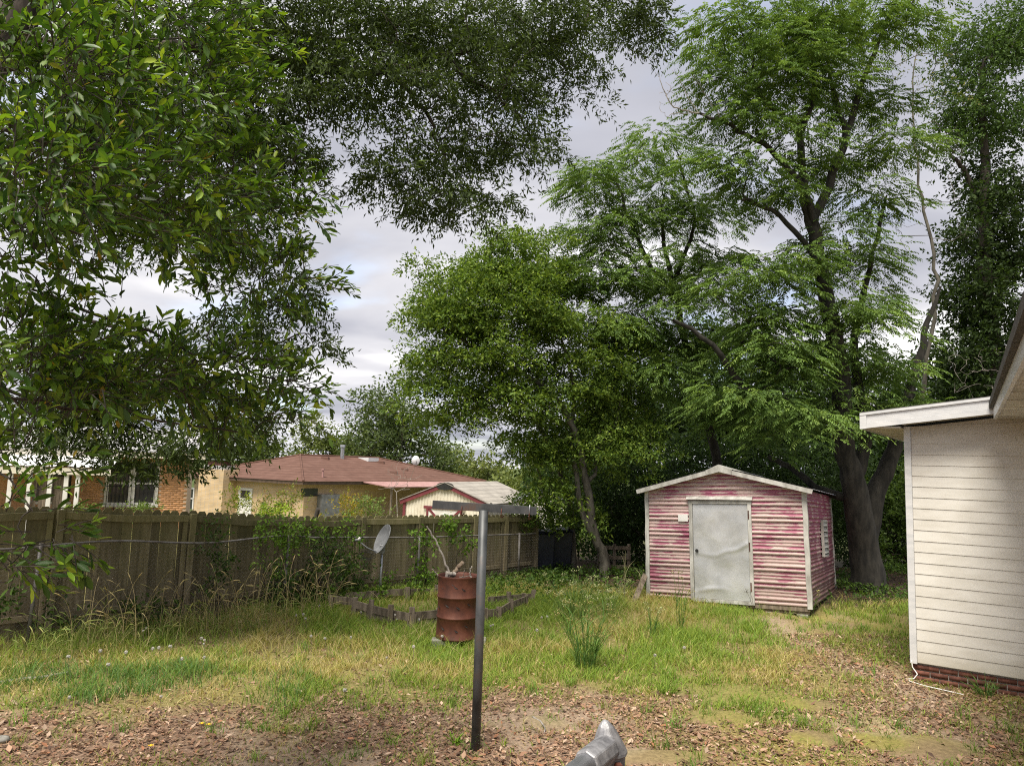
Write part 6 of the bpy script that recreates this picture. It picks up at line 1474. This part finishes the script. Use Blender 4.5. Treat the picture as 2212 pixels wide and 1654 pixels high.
# fallen twigs among the leaves
x, y = scatter(1500, -6, 6.5, 6.0, 12, lambda x, y: .25 + .6 * (1 - zones(x, y)[0])); mb = MB()
for i in range(len(x)):
    a = rng.random() * 6.283; L = .06 + .22 * rng.random() ** 2; p = np.array([x[i], y[i], float(zg(x[i], y[i])) + .012]); d = np.array([math.cos(a), math.sin(a), .08 * rng.normal()]) * L; k_ = np.array([-d[1], d[0], .05 * L]) * .2 * rng.normal()
    mb.tube([p - d / 2, p + k_, p + d / 2], [.0032, .0028, .0014], 3, cap=False, c=tuple(colours(1, [(.22, .17, .12), (.34, .28, .21), (.12, .085, .06)], [1, 1, 1])[0]))
o = mb.build('fallen_twigs', M['litter'], None, colors=True); tag(o, 'small bare twigs strewn among the fallen leaves', 'twigs', None, 'stuff')
# ground cover under the trees and by the fence end
def gc(x, y): return np.clip(smooth(15.0, 16.5, y) * smooth(-.5, 1.0, x) * smooth(.40, .6, fbm(x, y, 1.2, 71)) + .7 * np.exp(-(((x - .6) / 1.4) ** 2 + ((y - 16.3) / 1.2) ** 2)), 0, 1)
x, y = scatter(9000, -2, 12, 14.3, 22, gc)
B = np.stack([x, y, zg(x, y) + .02], 1); D = unit(rdir(len(x)) * .5 + UP)
V, F, C = twig_leaves(B, D, 6, .22, .075, .045, [(.05, .10, .02), (.08, .14, .025), (.11, .18, .03)], [2, 2, 1], .8, .1, .03)
o = obj_np('ground_cover', V, F, M['leaf'], None, C); tag(o, 'low leafy ground cover in the shade under the trees', 'ground cover', None, 'stuff')

# ------------------------------------------------------------------ weeds
def weed_clump(name, label, base, n, hr, spread, cols, heads=0, headcol=(.35, .33, .16), leafy=5, width=.012, cat='weed'):
    r = empty(name, base, label, cat); st, lf, hd = MB(), [], MB()
    PX, PY, HH, LN, DR, ZZ = [], [], [], [], [], []
    for k in range(n):
        a = rng.random() * 6.283; rr = spread * .35 * rng.random() ** .5; p = np.array([math.cos(a) * rr, math.sin(a) * rr, 0]); H_ = hr[0] + (hr[1] - hr[0]) * rng.random(); ln = spread * (.3 + .7 * rng.random())
        d = np.array([math.cos(a), math.sin(a), 0]); t_ = np.linspace(0, 1, 6); pts = p + UP * (H_ * t_)[:, None] + d * (ln * t_ ** 1.8)[:, None]; pts[0, 2] -= .02
        st.tube(pts, np.linspace(.0045, .002, 6), 4, cap=False, c=tuple(colours(1, cols, [1] * len(cols))[0]))
        for q in range(leafy):
            t = .05 + .7 * rng.random(); b_ = np.array([np.interp(t, t_, pts[:, i]) for i in range(3)]); PX.append(b_[0]); PY.append(b_[1]); ZZ.append(b_[2]); HH.append(H_ * (.25 + .25 * rng.random())); LN.append(.5 + .8 * rng.random()); DR.append(rng.random() * 6.283)
        if k < heads:
            for q in range(7):
                e_ = pts[-1] + np.array([rng.normal() * .035, rng.normal() * .03, .01 + .04 * rng.random()]); hd.tube([pts[-1], e_], [.0015, .001], 3, cap=False, c=headcol)
                hd.tube([e_ - UP * .004, e_ + UP * .005, e_ + UP * .014], [.002, .009, .002], 5, c=tuple(np.array(headcol) * (1 + .3 * rng.normal())))
    st.build('stems', M['grass'], r, colors=True)
    if hd.v: hd.build('flower_heads', M['grass'], r, colors=True)['kind'] = 'stuff'
    if PX:
        o = blades(np.array(PX), np.array(PY), np.array(HH), np.full(len(PX), width), np.array(LN), colours(len(PX), cols, [1] * len(cols)), 'leaves', None, 3, np.array(DR), z0=np.array(ZZ)); o.parent = r
        for q in ('label', 'category', 'kind'):
            if q in o: del o[q]
        o['kind'] = 'stuff'
    return r
gw = [(.10, .20, .05), (.14, .25, .06), (.19, .29, .07)]
weed_clump('weed_clump', 'tall upright green weed clump in the middle of the yard', put(on_z(1265, 1440)), 34, (.35, .95), .36, gw, 22, (.30, .27, .10), 6, .014)
weed_clump('weed_clump', 'wide pale green weed clump before the double trunk', put(on_z(1240, 1340)), 40, (.35, .8), .6, [(.16, .25, .07), (.22, .30, .09), (.12, .2, .05)], 34, (.48, .50, .28), 5, .012)
weed_clump('weed_clump', 'second pale weed clump right of the first, before the trees', put(on_z(1310, 1330)), 26, (.3, .62), .5, [(.16, .25, .07), (.24, .30, .09)], 20, (.45, .46, .25), 5, .012)
weed_clump('weed_stalk', 'thin tall weed before the left wall of the pink shed', put(on_z(1470, 1365)), 7, (.6, .95), .16, gw, 7, (.34, .32, .14), 6)
weed_clump('weed_stalk', 'drooping weed with narrow leaves left of the pink shed door', put(on_z(1408, 1375)), 6, (.35, .6), .14, gw, 5, (.40, .42, .22), 6)
weed_clump('weed_stalk', 'small weed standing at the right corner of the pink shed', put(on_z(1752, 1328)), 5, (.35, .55), .14, gw, 4, (.45, .44, .20), 5)
weed_clump('weed_stalk', 'bare dark weed stalk before the grey shed door', put(on_z(1632, 1335)), 2, (.42, .5), .12, [(.10, .08, .05)], 1, (.12, .09, .06), 2)
weed_clump('weed_stalk', 'two tall pale grass stalks left of the pink shed', put(on_z(1349, 1300)), 3, (.85, 1.05), .06, [(.36, .34, .2)], 0, leafy=2)
weed_clump('weed_stalk', 'single tall grass stalk touching the pink shed corner', put(on_z(1388, 1298)), 2, (.5, .7), .1, [(.36, .34, .2)], 0, leafy=2)
weed_clump('weed_rosette', 'bright green broadleaf weed left of the clothesline post', put(on_z(985, 1608)), 12, (.05, .13), .1, [(.17, .30, .03), (.22, .36, .04)], 0, leafy=3, width=.026)
weed_clump('weed_rosette', 'tiny pale seedling at the foot of the clothesline post', put(on_z(1032, 1628)) + np.array([.0, -.07, 0]), 7, (.02, .05), .05, [(.30, .34, .12)], 0, leafy=2, width=.016)
weed_clump('weed_rosette', 'small lime seedling right of the clothesline post', put(on_z(1088, 1612)), 6, (.03, .09), .04, [(.28, .36, .05)], 0, leafy=2, width=.018)
weed_clump('weed_rosette', 'dense green grass tussock in front of the white house wall', put(on_z(2045, 1470)), 26, (.12, .26), .2, gw, 0, leafy=4, width=.012)
weed_clump('weed_rosette', 'green grass tussock at the right frame edge by the wall', put(on_z(2130, 1500)), 26, (.12, .26), .24, gw, 0, leafy=4, width=.012)
weed_clump('weed_rosette', 'light green tussock left of the mossy patch', put(on_z(1440, 1500)), 24, (.08, .2), .2, [(.2, .32, .05), (.26, .36, .06)], 0, leafy=4, width=.01)

# dandelion clocks
DAND = [(148, 1417), (217, 1405), (272, 1408), (310, 1362), (316, 1357), (330, 1400), (234, 1434), (150, 1506), (343, 1398), (368, 1395), (393, 1422), (435, 1378), (442, 1382), (440, 1390), (441, 1419), (348, 1503), (640, 1330), (655, 1326), (660, 1335), (690, 1310), (672, 1373), (702, 1378), (758, 1376), (853, 1330), (858, 1337), (835, 1422), (893, 1400), (745, 1490), (905, 1341),
        (1060, 1353), (1065, 1350), (1160, 1360), (1170, 1333), (1182, 1331), (1415, 1415), (1478, 1398), (955, 1375), (780, 1322)]
heads = []
for k, (x, y) in enumerate(DAND):
    hz = .12 + .16 * rng.random(); p = on_z(x, y, hz); b_ = np.array([p[0] + rng.normal() * .02, p[1] + rng.normal() * .02, float(zg(p[0], p[1]))]); p[2] = max(p[2], b_[2] + hz)
    r = empty('dandelion', b_, 'round white dandelion seed head standing in the grass', 'dandelion', 'dandelion clocks in the yard')
    MB().tube([(0, 0, -.02), (p - b_) * .5 + np.array([.008, 0, 0]), p - b_], [.003, .0025, .002], 4).build('stem', M['stick'], r)
    if k < 3:
        mb = MB(); dv_ = rdir(46)
        for d in dv_:
            e_ = d * .019; u_ = unit(np.cross(d, rdir(1)[0])); w_ = np.cross(d, u_)
            mb.add([e_ * .15, e_ * .9 + u_ * .0006, e_ * .9 - u_ * .0006], [(0, 1, 2)])
            mb.add([e_ * .88] + [e_ * 1.08 + .0065 * (math.cos(q) * u_ + math.sin(q) * w_) for q in np.linspace(0, 6.283, 6)[:-1]], [(0, 1, 2), (0, 2, 3), (0, 3, 4), (0, 4, 5), (0, 5, 1)])
        mb.lathe([(.0005, -.004), (.004, 0), (.0005, .004)], 6)
        me_o = mb.build('seed_head', M['seed_fluff'], r); heads.append(me_o.data); me_o.location = Vector(p - b_)
    else:
        o = bpy.data.objects.new('seed_head', heads[k % 3]); link(o, r); o.location = Vector(p - b_); q_ = .65 + .4 * rng.random(); o.scale = (q_, q_, q_)
# tiny yellow flowers, fallen stick, twigs
for k, (x, y) in enumerate(((435, 1575), (450, 1578), (325, 1622))):
    p = put(on_z(x, y)); r = empty('yellow_flower', p, ['yellow flower on the bare ground at lower left, left of its twin', 'yellow flower on the bare ground, right one of the pair', 'lone fallen yellow petal flower near the bottom left'][k], 'flower')
    MB().tube([(0, 0, -.01), (0, 0, .06)], .002, 4).build('stem', M['stick'], r)
    V = [(0, 0, .062)] + [(.022 * math.cos(a), .022 * math.sin(a), .066 + .008 * (i % 2)) for i, a in enumerate(np.linspace(0, 6.283, 11)[:-1])]
    o = MB().add(V, [(0, i, i % 10 + 1) for i in range(1, 11)]).build('petals', M['yellow'] if 'yellow' in M else simple('yellow_petals', (.65, .42, .01), (.75, .52, .02), 5, .6, 0, 0), r)
def gstick(px, r0_, r1_, lab, mat='bark_pale'):
    P = np.array([put(on_z(x, y)) + UP * .02 for x, y in px]); tt = np.linspace(0, len(P) - 1, 12); Q = np.stack([np.interp(tt, np.arange(len(P)), P[:, q]) for q in range(3)], 1); Q[:, 2] += rng.random(12) * .012
    o = MB().tube(Q, np.linspace(r0_, r1_, 12), 6).build('fallen_stick', M[mat], None, True); tag(o, lab, 'stick')
gstick([(0, 1478), (40, 1470), (100, 1462), (152, 1452)], .028, .014, 'pale dead branch lying in the grass at the left edge')
gstick([(1150, 1555), (1166, 1562), (1178, 1578), (1175, 1588)], .012, .006, 'curved bare stick lying right of the clothesline post')
gstick([(1708, 1558), (1740, 1568), (1768, 1580)], .010, .005, 'short dark twig lying by the mossy patch', 'stick')
gstick([(350, 1552), (420, 1558), (470, 1560)], .007, .004, 'thin twig lying on the leaf litter at lower left', 'stick')
gstick([(920, 1462), (950, 1450), (975, 1455)], .008, .004, 'thin twig lying just left of the clothesline post', 'stick')
o = MB().lathe([(.001, 0), (.045, .004), (.06, .025), (.045, .05), (.001, .058)], 9, lambda p: (p[0] * 1.2, p[1] * .8, p[2])).build('stone', M['concrete'], None, True); o.location = Vector(put(on_z(4, 1600))); tag(o, 'pale rounded stone at the lower left corner', 'stone')
